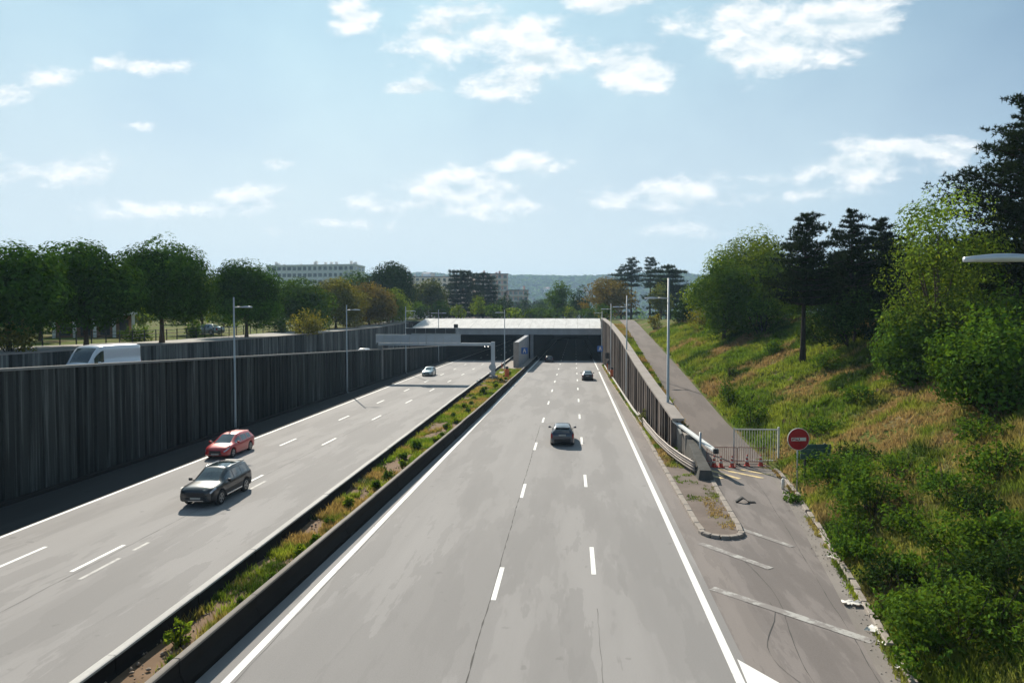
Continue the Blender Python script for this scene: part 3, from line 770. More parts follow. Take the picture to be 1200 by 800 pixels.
pbox('roof_slab', M['tunnel'], -38.3, 7.5, PY+1.25, PY+170, 5.9, 7.0)
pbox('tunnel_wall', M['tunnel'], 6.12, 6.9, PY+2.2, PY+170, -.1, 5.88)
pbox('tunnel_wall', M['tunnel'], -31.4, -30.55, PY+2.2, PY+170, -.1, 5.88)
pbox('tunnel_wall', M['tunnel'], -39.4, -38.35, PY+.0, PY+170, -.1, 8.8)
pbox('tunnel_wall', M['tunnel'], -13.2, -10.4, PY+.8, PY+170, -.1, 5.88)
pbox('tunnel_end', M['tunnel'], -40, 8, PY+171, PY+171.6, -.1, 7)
# pillars between the bores
pbox('pillar', M['fascia'], -10.3, -9.6, PY+.9, PY+2.0, 0, 5.74)
pbox('pillar', M['fascia'], -11.6, -10.7, PY-1.2, PY+.7, 0, 5.74)
# parapet strip and fence base on top of the hood
pbox('roof_edge', M['kerb'], -38, 6.1, PY+15.05, PY+15.6, 9.2, 9.56)
# luminaires inside
em = bpy.data.materials.new('tunnel_lamp'); em.use_nodes = True; _b = em.node_tree.nodes['Principled BSDF']
_b.inputs['Emission Color'].default_value = (1, .82, .6, 1); _b.inputs['Emission Strength'].default_value = 1.6
for (x, yy) in [(-24.5, 178), (-17.5, 178), (-24.5, 205), (-17.5, 205), (-1, 200), (-6, 200)]:
    MB().bbox(x+16-.35, x+16+.35, yy-PY-.5, yy-PY+.5, 5.62, 5.86, .04).build('tunnel_lamp', em, port)
# dividing wing wall in front of the portal
wing = thing('wing_wall', 'pale grey wing wall between the two tunnel mouths', 'wall', (-10.9, 126, 0))
MB().add([(-.42,0,.2),(.42,0,.2),(.42,29.5,.2),(-.42,29.5,.2),(-.42,0,5.0),(.42,0,5.0),(.42,29.5,5.7),(-.42,29.5,5.7)],
         [(0,3,2,1),(4,5,6,7),(0,1,5,4),(1,2,6,5),(2,3,7,6),(3,0,4,7)]).build('wall_slab', M['fascia'], wing)
MB().bbox(-.5, .5, -.08, .06, .2, 5.06, .03).build('end_pier', M['coping'], wing)

def info_sign(x, y, z, label):
    r_ = thing('safety_sign', label, 'sign', (x, y, z))
    MB().bbox(-.62, .62, -.04, .04, -.62, .62, .03).build('sign_plate', M['blue'], r_)
    MB().add([(-.34,-.05,-.4),(-.14,-.05,-.4),(-.08,-.05,-.12),(.08,-.05,-.12),(.14,-.05,-.4),(.34,-.05,-.4),(.11,-.05,.4),(-.11,-.05,.4)], [(0,1,2,3,4,5,6,7)]).build('pictogram', M['white'], r_)
    MB().box(-.05, .05, .045, .3, -.05, .05).build('bracket', M['steel'], r_)
info_sign(-9.85, 133, 3.15, 'blue square sign with white symbol on the grey wing wall')
info_sign(5.35, 147, 3.0, 'blue square sign with white symbol at the foot of the brown wall')
# orange lane barrier machines
def machine(x, y, z, label, rz):
    r_ = thing('barrier_machine', label, 'barrier machine', (x, y, z), rz)
    MB().bbox(-.38, .38, -.45, .45, 0, .12, .02).build('base', M['kerb'], r_)
    MB().bbox(-.32, .32, -.38, .38, .121, 1.35, .07).build('cabinet', M['orange'], r_)
    MB().tube([(-.36, 0, 1.15), (-.75, 0, 1.3), (-.8, 0, 2.3)], .06, 8).build('arm', M['orange'], r_)
    MB().bbox(-.22, .22, -.2, .2, 1.351, 1.75, .04).build('lamp_box', M['dark'], r_)
machine(-10.4, 104, .34, 'orange barrier machine in the central reservation by the wing wall', .15)
machine(5.85, 108, .06, 'orange barrier machine on the grass strip below the brown wall', -.1)
def sig(x, y, z0, h, label):
    r_ = thing('signal_box', label, 'signal', (x, y, z0))
    MB().tube([(0, 0, 0), (0, 0, h)], .06, 8).build('post', M['steel'], r_)
    MB().bbox(-.55, .55, -.15, .15, h-.9, h+.15, .04).build('display', M['dark'], r_)
    MB().bbox(-.28, .28, -.12, .12, h-1.9, h-1.25, .04).build('lamp_housing', M['dark'], r_)
sig(5.75, 118, .05, 3.4, 'black signal box on a post in front of the brown wall')
sg = thing('round_sign', 'back of a round traffic sign on the gantry leg in the central reservation', 'sign', (-12.1, 99.6, .3))
MB().tube([(0,0,0),(0,0,2.4)], .05, 8).build('post', M['steel'], sg)
MB().lathe([(.0,-.02),(.52,-.02),(.52,.02),(.0,.02)], 24, (0,-.07,1.95), 'y').build('disc', M['panel_grey'], sg)
MB().bbox(-.45,.45,-.06,-.02,.95,1.25,.01).build('plate', M['panel_grey'], sg)

# ------------------------------------------------------------------ GANTRY over the left lanes
GY = 102.0
ga = thing('sign_gantry', 'grey steel sign gantry spanning the left lanes before the tunnel', 'gantry', (-12.3, GY, 0))
X0 = -29.6+12.3
MB().bbox(-.28, .28, -.28, .28, .7, 5.9, .03).build('post', M['panel_grey'], ga)
MB().bbox(-.6, .6, -.9, .9, .2, .78, .05).build('footing', M['coping_d'], ga)
MB().bbox(X0-.32, X0+.32, -.32, .32, -.1, 5.3, .03).build('post', M['coping_d'], ga)
MB().bbox(X0-.3, .29, -.3, .3, 5.305, 5.72, .03).build('beam', M['panel_grey'], ga)
for i in range(10):
    a = X0-.6+i*1.3; MB().bbox(a+.02, a+1.28, -.34, -.2, 5.73, 6.95, .02).build('sign_back_panel', M['panel_grey'], ga)
for i in range(11):
    a = X0-.6+i*1.3; MB().box(a-.03, a+.03, -.44, -.345, 5.5, 7.05).build('bracket_rail', M['steel'], ga)
MB().box(X0-.6, X0+12.5, -.4, -.35, 6.96, 7.04).build('top_rail', M['steel'], ga)
for i in range(5):
    a = X0+3.9+i*1.55; MB().bbox(a, a+1.45, .1, .35, 7.15, 7.9, .03).build('message_panel', M['dark'], ga)
MB().box(X0+3.8, X0+12.2, .05, .4, 7.92, 8.0).build('walkway_rail', M['steel'], ga)
for a in (X0+3.9, X0+7.8, X0+11.9): MB().box(a-.04, a+.04, .15, .25, 5.7, 7.91).build('upright', M['steel'], ga)
for a in (X0+4.6, X0+11.6): MB().bbox(a-.3, a+.3, .1, .5, 8.01, 8.55, .03).build('lamp_unit', M['dark'], ga)

# ------------------------------------------------------------------ LAMP POSTS
def lamp_post(x, y, z0, h, arm_z, arm, label, group, dirs=(1,), mat='steel_l', r=.10, head=(.95, .16)):
    r_ = thing('street_lamp', label, 'street lamp', (x, y, z0), 0, group)
    MB().bbox(-.2, .2, -.2, .2, 0, .06, .01).build('base_plate', M['steel'], r_)
    MB().tube([(0, 0, .05), (0, 0, .9), (0, 0, .95), (0, 0, h)], [r*1.15, r*1.1, r, r*.6], 10).build('pole', M[mat], r_, True)
    for s in dirs:
        MB().tube([(0, 0, arm_z), (s*arm*.45, 0, arm_z+.03)], [.05, .045], 8).build('arm', M[mat], r_, True)
        L0 = arm*.45; L1 = arm
        hd = MB(); n = 9
        for i in range(n):
            f = i/(n-1); x_ = s*(L0+(L1-L0)*f); hw = head[1]*(math.sin(math.pi*min(.96, .12+f*.86))**.6); th = .035+.05*math.sin(math.pi*f)
            hd.v += [(x_, -hw, arm_z+.02), (x_, -hw*.7, arm_z+.02+th), (x_, hw*.7, arm_z+.02+th), (x_, hw, arm_z+.02), (x_, hw*.7, arm_z-.03), (x_, -hw*.7, arm_z-.03)]
        for i in range(n-1):
            for k in range(6): hd.f.append((i*6+k, i*6+(k+1) % 6, (i+1)*6+(k+1) % 6, (i+1)*6+k))
        hd.f.append(tuple(range(6))); hd.f.append(tuple((n-1)*6+k for k in range(6)))
        hd.build('lamp_head', M['lamp_head'], r_, True)
    return r_
gl = 'street lamps along the left wall'
lamp_post(-28.55, 55, 0, 11.15, 10.3, 1.6, 'street lamp standing against the dark left wall behind the red car', gl)
lamp_post(-28.75, 84, 0, 11.1, 10.45, 1.75, 'street lamp against the left wall between the red car and the gantry', gl)
lamp_post(-29.1, 115.6, 0, 11.5, 10.7, 1.7, 'street lamp by the left wall just behind the sign gantry leg', gl)
lamp_post(-29.5, 146, 0, 11.4, 10.6, 1.7, 'street lamp by the left wall in front of the tunnel hood, two arms', gl, (1, -1))
lamp_post(-12.2, 118, .34, 10.6, 10.1, 1.7, 'street lamp in the central reservation in front of the tunnel hood', gl, (-1,))
gr_ = 'street lamps along the ramp wall'
lamp_post(6.9, 51.6, .05, 12.3, 10.8, 1.75, 'tall street lamp beside the curved guardrail, nearest on the ramp side', gr_, (-1,), r=.12)
lamp_post(5.95, 80, .05, 12.0, 10.65, 1.6, 'second street lamp along the brown ramp wall after the guardrail', gr_, (-1,))
lamp_post(5.85, 113, .05, 11.8, 10.9, 1.6, 'third street lamp along the brown ramp wall, near the signal box', gr_, (-1,))
lamp_post(5.75, 148, .05, 11.0, 10.6, 1.6, 'farthest street lamp by the right end of the tunnel hood', gr_, (-1,))

# ------------------------------------------------------------------ RIGHT EDGE: kerbs, island, guardrail, wall end
kerb = thing('kerb', 'broken concrete kerb along the foot of the grassy bank', 'kerb', (9, 26, 0))
y = 8.0; i = 0
while y < 44:
    L = 1.0*random.uniform(.92, 1.05); a = float(EDGE(y)); b = float(EDGE(y+L))
    if random.random() > .07:
        o = MB().bbox(-.11, .11, 0.015, L-.015, -.12, .13, .025).build('kerb_stone', M['kerb'], kerb)
        o.location = (a-9+random.uniform(-.03, .03)+.09, y-26, random.uniform(-.05, .02)); o.rotation_euler = (random.uniform(-.02, .02), random.uniform(-.06, .06), -math.atan2(b-a, L)+random.uniform(-.03, .03))
    y += L
isl = thing('traffic_island', 'raised kerbed traffic island with a rounded nose before the concrete block', 'island', (6.3, 36, 0))
IL = lut([(29.6, 5.62), (31, 5.50), (60, 5.62), (100, 5.25), (140, 5.3)]); IR = lut([(29.6, 7.1), (31, 7.3), (36, 7.6), (40.5, 7.9), (43, 7.3), (46, 6.9)])
ys_i = list(np.arange(29.9, 46.1, .8))
mb = MB(); L_ = [(float(IL(y))+.12-6.3, y-36, .10) for y in ys_i]; R_ = [(float(IR(y))-.12-6.3, y-36, .10) for y in ys_i]
sheet(mb.quadstrip(L_, R_), 'island_surface', M['island'], isl)
def kerb_run(fx, y0, y1, par, off):
    y = y0
    while y < y1-.05:
        L = min(1.0, y1-y); a = float(fx(y)); b = float(fx(y+L))
        o = MB().bbox(-.13, .13, .012, L-.012, -.10, .135, .025).build('kerb_stone', M['kerb'], par)
        o.location = (a-off[0], y-off[1], random.uniform(-.012, .008)); o.rotation_euler = (0, random.uniform(-.02, .02), -math.atan2(b-a, L)); y += L
kerb_run(IL, 30.2, 46, isl, (6.3, 36)); kerb_run(IR, 30.2, 40, isl, (6.3, 36))
for k in range(7):                                     # rounded nose
    a0 = math.pi+math.pi*k/7; a1 = math.pi+math.pi*(k+1)/7; cx, cy, rx, ry = 6.36, 30.2, .87, .8
    p0 = np.array([cx+rx*math.cos(a0), cy+ry*math.sin(a0)]); p1 = np.array([cx+rx*math.cos(a1), cy+ry*math.sin(a1)])
    Lk = np.linalg.norm(p1-p0)
    o = MB().bbox(-.13, .13, .01, Lk-.01, -.10, .135, .025).build('kerb_stone', M['kerb'], isl)
    o.location = (p0[0]-6.3, p0[1]-36, 0); o.rotation_euler = (0, 0, math.atan2(p1[1]-p0[1], p1[0]-p0[0])-math.pi/2)
nose = [(6.36-6.3+.8*math.cos(math.pi+math.pi*k/8), 30.2-36+.72*math.sin(math.pi+math.pi*k/8), .098) for k in range(9)]
sheet(MB().add(nose, [tuple(range(9))]), 'island_surface', M['island'], isl)
rk = thing('kerb', 'concrete kerb of the grass strip below the brown ramp wall', 'kerb', (5.4, 90, 0))
kerb_run(IL, 46, 140, rk, (5.4, 90))
gs = strip('grass_strip', lambda y: IL(y)+.1, lambda y: RWX(y)-.1, .07, M['verge'], ys=list(np.arange(45.5, 142, 2.0)))
wk = MB().sweep([(-.10, -.1), (.10, -.1), (.10, .32), (-.10, .32)], [(float(RWX(y))-.42, y, .0) for y in np.arange(50, 140, 5.0)]).build('drain_kerb', M['barrier_p'])
props(wk, 'low pale concrete edging at the foot of the brown ramp wall', 'kerb')

# guardrail (two corrugated beams, posts)
grl = thing('guardrail', 'curved double guardrail ending at the dark concrete block', 'guardrail', (6.2, 50, .05))
GX = lut([(40.6, 7.05), (43, 6.62), (46, 6.25), (50, 5.98), (56, 5.82), (63, 5.75)])
for zc in (.42, .74):
    prof = [(-.02, -.15), (-.06, -.11), (-.06, -.05), (-.015, -.02), (-.015, .02), (-.06, .05), (-.06, .11), (-.02, .15), (0, .15), (-.035, .11), (-.035, .05), (.01, .02), (.01, -.02), (-.035, -.05), (-.035, -.11), (0, -.15)]
    MB().sweep(prof, [(float(GX(y))-6.2, y-50, zc) for y in np.arange(40.6, 63.1, .75)]).build('rail', M['rail'], grl, True)
for y in np.arange(41.5, 63, 2.6):
    MB().bbox(float(GX(y))-6.2+.015, float(GX(y))-6.2+.11, y-50-.05, y-50+.05, -.06, .93, .01).build('post', M['rail'], grl)
blk = thing('concrete_block', 'dark tapered concrete block at the near end of the ramp wall', 'block', (7.45, 41.5, .1))
MB().add([(-.42,-1.9,-.1),(.50,-1.9,-.1),(.55,3.2,-.1),(-.40,3.2,-.1),(-.30,-1.75,.55),(.36,-1.75,.55),(.22,3.2,1.55),(-.25,3.2,1.55)],
         [(0,3,2,1),(4,5,6,7),(0,1,5,4),(1,2,6,5),(2,3,7,6),(3,0,4,7)]).build('block_body', M['block'], blk)
MB().bbox(-.35, .28, 3.21, 5.2, -.1, 1.75, .05).build('block_end', M['barrier'], blk)
bm_ = thing('barrier_beam', 'white metal beam tilted over the concrete block on a short post', 'beam', (7.5, 43.6, .1))
MB().tube([(.25, -.6, -.1), (.25, -.6, 2.2)], .075, 8).build('post', M['steel'], bm_, True)
b0 = np.array([-.75, 4.2, 2.25]); b1 = np.array([.85, -2.2, 1.35]); dd_ = b1-b0
MB().add([tuple(b0+(-.16,0,-.05)), tuple(b0+(.16,0,-.05)), tuple(b0+(.16,0,.05)), tuple(b0+(-.16,0,.05)), tuple(b1+(-.16,0,-.05)), tuple(b1+(.16,0,-.05)), tuple(b1+(.16,0,.05)), tuple(b1+(-.16,0,.05))],
         [(0,1,2,3),(7,6,5,4),(0,4,5,1),(1,5,6,2),(2,6,7,3),(3,7,4,0)]).build('beam', M['white'], bm_)
MB().bbox(.70, 1.0, -2.45, -2.1, 1.22, 1.52, .03).build('beam_tip', M['dark'], bm_)
rlg = thing('railing', 'short dark railing on top of the near end of the brown wall', 'railing', (6.95, 46.2, 0))
for k in range(7): MB().bbox(-.03, .03, -.8+k*.32-.03, -.8+k*.32+.03, 0.05, 1.75+.05*k, .01).build('baluster', M['coping_d'], rlg)
MB().add([(-.06,-.9,1.74),(.06,-.9,1.74),(.06,1.3,2.09),(-.06,1.3,2.09),(-.06,-.9,1.84),(.06,-.9,1.84),(.06,1.3,2.19),(-.06,1.3,2.19)], [(0,3,2,1),(4,5,6,7),(0,1,5,4),(1,2,6,5),(2,3,7,6),(3,0,4,7)]).build('handrail', M['coping_d'], rlg)

# gate, crowd barriers, cones
gt = thing('gate', 'pale metal bar gate standing open at the foot of the ramp road', 'gate', (11.6, 44.9, float(RAMP(44.9))+.04), R(2))
for (a, b, c, d_) in [(-1.35, 1.35, 2.12, 2.20), (-1.35, 1.35, .12, .19)]: MB().bbox(a, b, -.035, .035, c, d_, .01).build('rail', M['gate'], gt)
MB().bbox(-1.43, -1.355, -.05, .05, 0, 2.26, .01).build('post', M['gate'], gt); MB().bbox(1.355, 1.47, -.06, .06, 0, 2.32, .01).build('post', M['gate'], gt)
for k in range(16): MB().tube([(-1.25+k*2.5/15, 0, .16), (-1.25+k*2.5/15, 0, 2.14)], .017, 6).build('bar', M['gate'], gt)
def crowd(x, y, rz, label):
    r_ = thing('crowd_barrier', label, 'barrier', (x, y, 0.03), rz)
    MB().tube([(-.95, 0, .03), (-.95, 0, 1.05), (-.88, 0, 1.13), (.88, 0, 1.13), (.95, 0, 1.05), (.95, 0, .03)], .024, 6).build('frame', M['rust'], r_, True)
    MB().tube([(-.95, 0, .22), (.95, 0, .22)], .02, 6).build('lower_rail', M['rust'], r_)
    for k in range(13): MB().tube([(-.82+k*1.64/12, 0, .22), (-.82+k*1.64/12, 0, 1.12)], .012, 5).build('bar', M['rust'], r_)
    for s in (-.8, .8): MB().tube([(s, -.28, .02), (s, 0, .10), (s, .28, .02)], .02, 6).build('foot', M['rust'], r_)
crowd(9.35, 44.3, .03, 'rusty crowd barrier across the ramp behind the left cones')
crowd(11.25, 44.35, -.04, 'rusty crowd barrier in front of the pale gate')
def cone(x, y, label, faded=0):
    r_ = thing('traffic_cone', label, 'traffic cone', (x, y, 0.0), random.uniform(0, 3), 'traffic cones across the ramp')
    MB().bbox(-.19, .19, -.19, .19, 0.0, .045, .02).build('base', M['cone'], r_)
    MB().lathe([(.15, .045), (.135, .06), (.105, .26), (.07, .48), (.035, .72), (.02, .73)], 14).build('body', M['cone'], r_, True)
    MB().lathe([(.109, .262), (.089, .40), (.085, .40), (.10, .262)], 14).build('band', M['white'] if faded else M['litter'], r_, True)
    MB().lathe([(.072, .50), (.053, .62), (.05, .62), (.068, .50)], 14).build('band', M['litter'], r_, True)
for px_, py_, lb in [(836, 546, 'leftmost of the red traffic cones, by the concrete block'), (844, 546.5, 'red traffic cone second from the concrete block'), (857, 546.5, 'middle of the five red traffic cones'),
                     (874.5, 545, 'fourth red traffic cone from the concrete block'), (890.5, 545, 'rightmost red traffic cone, below the pale gate')]:
    p = gnd(px_, py_); cone(p[0], p[1]-.2, lb)
# no-entry sign
ne = thing('no_entry_sign', 'round red no-entry sign on a post at the foot of the bank', 'sign', (11.9, 37.6, .05), R(8))
MB().tube([(0, .05, -.2), (0, .05, 3.35)], .045, 8).build('post', M['steel'], ne, True)
MB().lathe([(.0, -.015), (.60, -.015), (.60, .015), (.0, .015)], 40, (0, -.03, 2.85), 'y').build('sign_rim', M['litter'], ne)
MB().lathe([(.0, -.008), (.565, -.008), (.565, .008), (.0, .008)], 40, (0, -.055, 2.85), 'y').build('sign_disc', M['red'], ne)
MB().bbox(-.40, .40, -.078, -.065, 2.76, 2.94, .004).build('white_bar', M['litter'], ne)
for (a, b, c, d_) in [(-.36, -.30, 2.79, 2.90), (-.30, -.18, 2.86, 2.91), (-.16, -.11, 2.79, 2.86), (-.14, -.02, 2.79, 2.82), (0.0, .05, 2.80, 2.92), (-.22, -.19, 2.78, 2.84)]:
    MB().box(a, b, -.083, -.079, c, d_).build('scrawl', M['red'], ne)
gp = thing('panel_sign', 'dark green panel sign low in the bushes beside the no-entry sign', 'sign', (13.15, 38.6, .9), R(8))
for k in range(3): MB().bbox(-.85, .85, -.03, .03, .75+k*.27, 1.01+k*.27, .012).build('panel_board', M['green_p'], gp)
for s in (-.55, .55): MB().bbox(s-.05, s+.05, .04, .12, -.6, 1.6, .01).build('post', M['dark'], gp)
bl = thing('marker_post', 'short pale marker post at the foot of the no-entry sign', 'post', (11.35, 38.3, .05))
MB().tube([(0, 0, -.1), (0, 0, .5), (0, 0, .55)], [.09, .085, .05], 10).build('post_body', M['litter'], bl, True)
# debris
db = thing('tyre_scrap', 'black scrap of burst tyre lying on the slip road', 'debris', (8.6, 35.4, 0))
mbq = MB()
for k in range(9):
    a = -1.0+k*.22; mbq.v += [(a*.45, -.14+.04*math.sin(k*2), .02+.20*math.sin(k*.40)**2), (a*.45+.02, .14+.05*math.cos(k*1.7), .03+.24*math.sin(k*.40+.3)**2)]
for k in range(8): mbq.f.append((2*k, 2*k+1, 2*k+3, 2*k+2))
o = mbq.build('tread', M['rubber'], db, True); so = o.modifiers.new('th', 'SOLIDIFY'); so.thickness = .03
MB().bbox(.25, .55, -.1, .12, .0, .05, .02).build('fragment', M['rubber'], db)
def litter(x, y, sx, sy, seed, label):
    rg = np.random.default_rng(seed); n = 7
    gx, gy = np.meshgrid(np.linspace(-sx, sx, n), np.linspace(-sy, sy, n)); gx = gx+rg.normal(0, sx*.12, gx.shape); gy = gy+rg.normal(0, sy*.12, gy.shape)
    gz = .02+rg.random(gx.shape)*.10
    Vv, Fv = grid(gx, gy, gz); Fv = Fv[rg.random(len(Fv)) > .22]
    o = mk('litter', np_mesh('litter', Vv, Fv, M['litter'], False)); o.location = (x, y, 0.012); o.rotation_euler = (0, 0, rg.uniform(0, 3))
    props(o, label, 'litter', 'litter along the bank kerb')
litter(9.0, 22.9, .30, .20, 1, 'crumpled white plastic sheet on the gutter, biggest piece of litter')
litter(9.0, 20.9, .30, .2, 2, 'crumpled white litter against the kerb nearer than the big plastic sheet')
litter(8.85, 20.1, .18, .12, 3, 'small white litter scrap in the gutter below the crumpled one')
litter(8.75, 18.8, .22, .1, 4, 'white litter scrap in the gutter nearest the bottom edge')
litter(10.1, 27.4, .2, .16, 5, 'pale litter caught on the kerb halfway along the bank')
litter(10.6, 30.2, .14, .12, 6, 'small pale litter on the kerb below the bushes')

# crushed stones and grit along the kerb and the median
def pebbles(name, pts, smin, smax, seed, mat, label):
    rg = np.random.default_rng(seed); base = np.array([(1,0,0),(-1,0,0),(0,1,0),(0,-1,0),(0,0,1),(0,0,-1)], float); fc = np.array([(0,2,4),(2,1,4),(1,3,4),(3,0,4),(2,0,5),(1,2,5),(3,1,5),(0,3,5)])
    n = len(pts); s = rg.uniform(smin, smax, (n, 1, 1))*rg.uniform(.6, 1.3, (n, 1, 3))
    Vv = (base[None]*s*rg.uniform(.75, 1.2, (n, 6, 1))+np.asarray(pts)[:, None]).reshape(-1, 3)
    Fv = (fc[None]+6*np.arange(n)[:, None, None]).reshape(-1, 3)
    o = mk(name, np_mesh(name, Vv, Fv, mat)); props(o, label, 'gravel', None, 'stuff'); return o
rg = np.random.default_rng(5)
pp = []
for _ in range(420):
    y = rg.uniform(12, 44); x = float(EDGE(y))-abs(rg.normal(0, .28))-.02; pp.append((x, y, .012))
pebbles('grit', pp, .010, .03, 6, M['alarm'], 'grit and crumbs of stone along the bank kerb')
pp = []
for _ in range(800):
    y = 12+110*rg.random()**1.5; f = rg.uniform(.05, .95); x = float(ML(y))*(1-f)+float(MR(y))*f; pp.append((x, y, .30+.05*math.sin(y*.9)))
pebbles('stones', pp, .02, .075, 7, plain('soil_stone', (.30, .235, .18), .9, var=.3), 'pale stones scattered over the soil of the central reservation')

# ------------------------------------------------------------------ CARS
def car(name, label, cat, spec, loc, rz, paint, group=None):
    L, W, Hh = spec['L'], spec['W'], spec['H']
    root = thing(name, label, cat, loc, rz, group)
    tb = spec['tab']                          # (y, halfwidth, zbottom, zbelt, zedge, yedge, ztop)
    tb = np.array(tb, float)
    S = 84
    yy = np.linspace(tb[0, 0], tb[-1, 0], S)
    def smooth_i(col):
        v = np.interp(yy, tb[:, 0], tb[:, col]); k = np.array([1, 2, 3, 2, 1])/9.0; e = np.pad(v, 2, mode='edge'); return np.convolve(e, k, 'valid')
    wv, zb, zbelt, ze, ye, zt = [smooth_i(c) for c in range(1, 7)]
    rw = spec['rw']; wheels = spec['wheels']
    zarch = zb.copy()
    for wy in wheels:
        dd2 = (rw+.055)**2-(yy-wy)**2; zarch = np.maximum(zarch, np.where(dd2 > 0, rw*.98+np.sqrt(np.maximum(dd2, 0)), 0))
    secs = []
    for i in range(S):
        w_ = wv[i]; b_ = zarch[i]; zm = max(zb[i]+(zbelt[i]-zb[i])*.52, b_+.05)
        ctrl = [(0, b_), (w_*.86, b_), (w_*.975, max(b_+.02, zb[i]+.06)), (w_, zm), (w_*.975, max(zbelt[i]-.07, zm+.02)), (w_*.925, max(zbelt[i], zm+.04)),
                (ye[i], max(ze[i], zbelt[i]+.004)), (ye[i]*.80, max(ze[i], zbelt[i])+(zt[i]-ze[i])*.62), (ye[i]*.4, zt[i]-.006), (0, zt[i])]
        secs.append(ctrl)
    secs = np.array(secs)                      # S x 10 x 2
    sub = [1, 1, 2, 2, 2, 4, 1, 2, 2]
    prof = []; seg_id = []
    for k in range(9):
        for q in range(sub[k]):
            f = q/sub[k]; prof.append(secs[:, k]*(1-f)+secs[:, k+1]*f); seg_id.append(k)
    prof.append(secs[:, 9]); prof = np.stack(prof, 1); nP = prof.shape[1]
    full = []
    for i in range(S):
        half = [(p[0], yy[i], p[1]) for p in prof[i]]
        full += half + [(-p[0], p[1], p[2]) for p in half[-2:0:-1]]
    nR = 2*nP-2
    seg_full = seg_id+seg_id[::-1]
    groups = {}
    ws, rwn, sw = spec['ws'], spec['rear'], spec['side']
    for i in range(S-1):
        yc = (yy[i]+yy[i+1])/2
        for k in range(nR):
            s = seg_full[k]; side = 'l' if k >= nP-1 else 'r'
            key = 'body'
            if s in (6, 7, 8) and ws[0] < yc < ws[1] and not (s == 6): key = 'windscreen'
            elif s in (7, 8) and spec.get('rails') and -1.15 < yc < .12: key = 'glass_roof'
            elif s in (7, 8) and rwn[0] < yc < rwn[1]: key = 'rear_window'
            elif s == 5 and (ze[i]-zbelt[i]) > .16:
                kk = k if k < nP-1 else nR-1-k
                first = seg_id.index(5)
                if 0 <= kk-first <= 3:
                    for j, (a, b) in enumerate(sw):
                        if a < yc < b and kk-first <= 2: key = 'side_window_%s%d' % (side, j)
            elif s == 4 and yc > yy[-1]-spec.get('hl', .42): key = 'headlight_'+side
            elif s in (3, 4) and yc < yy[0]+spec.get('tl', .20): key = 'taillight_'+side
            elif s in (1,) or (s == 2 and spec.get('clad')): key = 'sill'
            groups.setdefault(key, []).append((i*nR+k, i*nR+(k+1) % nR, (i+1)*nR+(k+1) % nR, (i+1)*nR+k))
    caps = [tuple(range(nR)), tuple((S-1)*nR+k for k in range(nR))]
    groups['body'] += caps
    fullv = np.array(full)
    mats = {'glass_roof': M['glass'], 'body': paint, 'windscreen': M['glass'], 'rear_window': M['glass'], 'sill': M['plastic'] if spec.get('clad') else paint}
    for key, fs in groups.items():
        base = key.split('_')[0]
        nm = {'side': 'side_window', 'headlight': 'headlight', 'taillight': 'taillight'}.get(base, key)
        mt = mats.get(key) or (M['glass'] if base == 'side' else M['lens'] if base == 'headlight' else M['tail'])
        used = sorted({v for f in fs for v in f}); mp = {v: n for n, v in enumerate(used)}
        MB().add([full[v] for v in used], [tuple(mp[v] for v in f) for f in fs]).build(nm, mt, root, True)
    yf, yr = yy[-1], yy[0]; wf, wr_ = wv[-1], wv[0]
    # front: grille, bumper intake, plate ; rear: plate, bumper
    zg0, zg1 = spec['grille']
    MB().bbox(-wf*.62, wf*.62, yf-.01, yf+.018, zg0, zg1, .012).build('grille', M['plastic'], root)
    MB().bbox(-wf*.7, wf*.7, yf-.01, yf+.03, spec['tab'][-1][2]+.05, spec['tab'][-1][2]+.15, .02).build('bumper', M['plastic'], root)
    if spec.get('clad'): MB().bbox(-wf*.5, wf*.5, yf-.02, yf+.02, spec['tab'][-1][2]+.0, spec['tab'][-1][2]+.045, .012).build('skid_plate', M['chrome'], root)
    MB().bbox(-.26, .26, yf+.019, yf+.032, zg0-.13, zg0-.02, .004).build('number_plate', M['plate'], root)
    MB().bbox(-.26, .26, yr-.03, yr-.005, spec['rplate'], spec['rplate']+.11, .004).build('number_plate', M['plate'], root)
    MB().bbox(-wr_*.8, wr_*.8, yr-.04, yr-.004, spec['tab'][0][2]+.02, spec['tab'][0][2]+.2, .03).build('bumper', M['plastic'], root)
    for s in (-1, 1):
        ym = spec['mirror']; zmi = float(np.interp(ym, yy, zbelt))+.06; wm = float(np.interp(ym, yy, wv))
        MB().bbox(s*(wm+.02)-.0 if s > 0 else -(wm+.20), (wm+.20) if s > 0 else -(wm+.02), ym-.07, ym+.06, zmi-.05, zmi+.09, .03).build('mirror', M['plastic'] if spec.get('clad') else paint, root, True)
        MB().box(*( (wm*.92, wm+.03) if s > 0 else (-wm-.03, -wm*.92)), ym-.03, ym+.02, zmi-.03, zmi+.01).build('mirror_arm', M['plastic'], root)
    if spec.get('trim'):
        for s in (-1, 1):
            wm = float(np.interp(0, yy, wv)); MB().bbox(s*(wm)-.012, s*wm+.012, wheels[0]+.5, wheels[1]-.5, .36, .42, .005).build('door_trim', M['chrome'], root)
    if spec.get('rails'):
        for s in (-1, 1): MB().tube([(s*.58, -1.5, Hh-.10), (s*.60, -1.3, Hh-.055), (s*.60, .0, Hh-.06), (s*.585, .2, Hh-.11)], .016, 6).build('roof_rail', M['chrome'], root, True)
    if spec.get('spoiler'): MB().bbox(-.52, .52, *spec['spoiler'], .03).build('spoiler', paint, root)
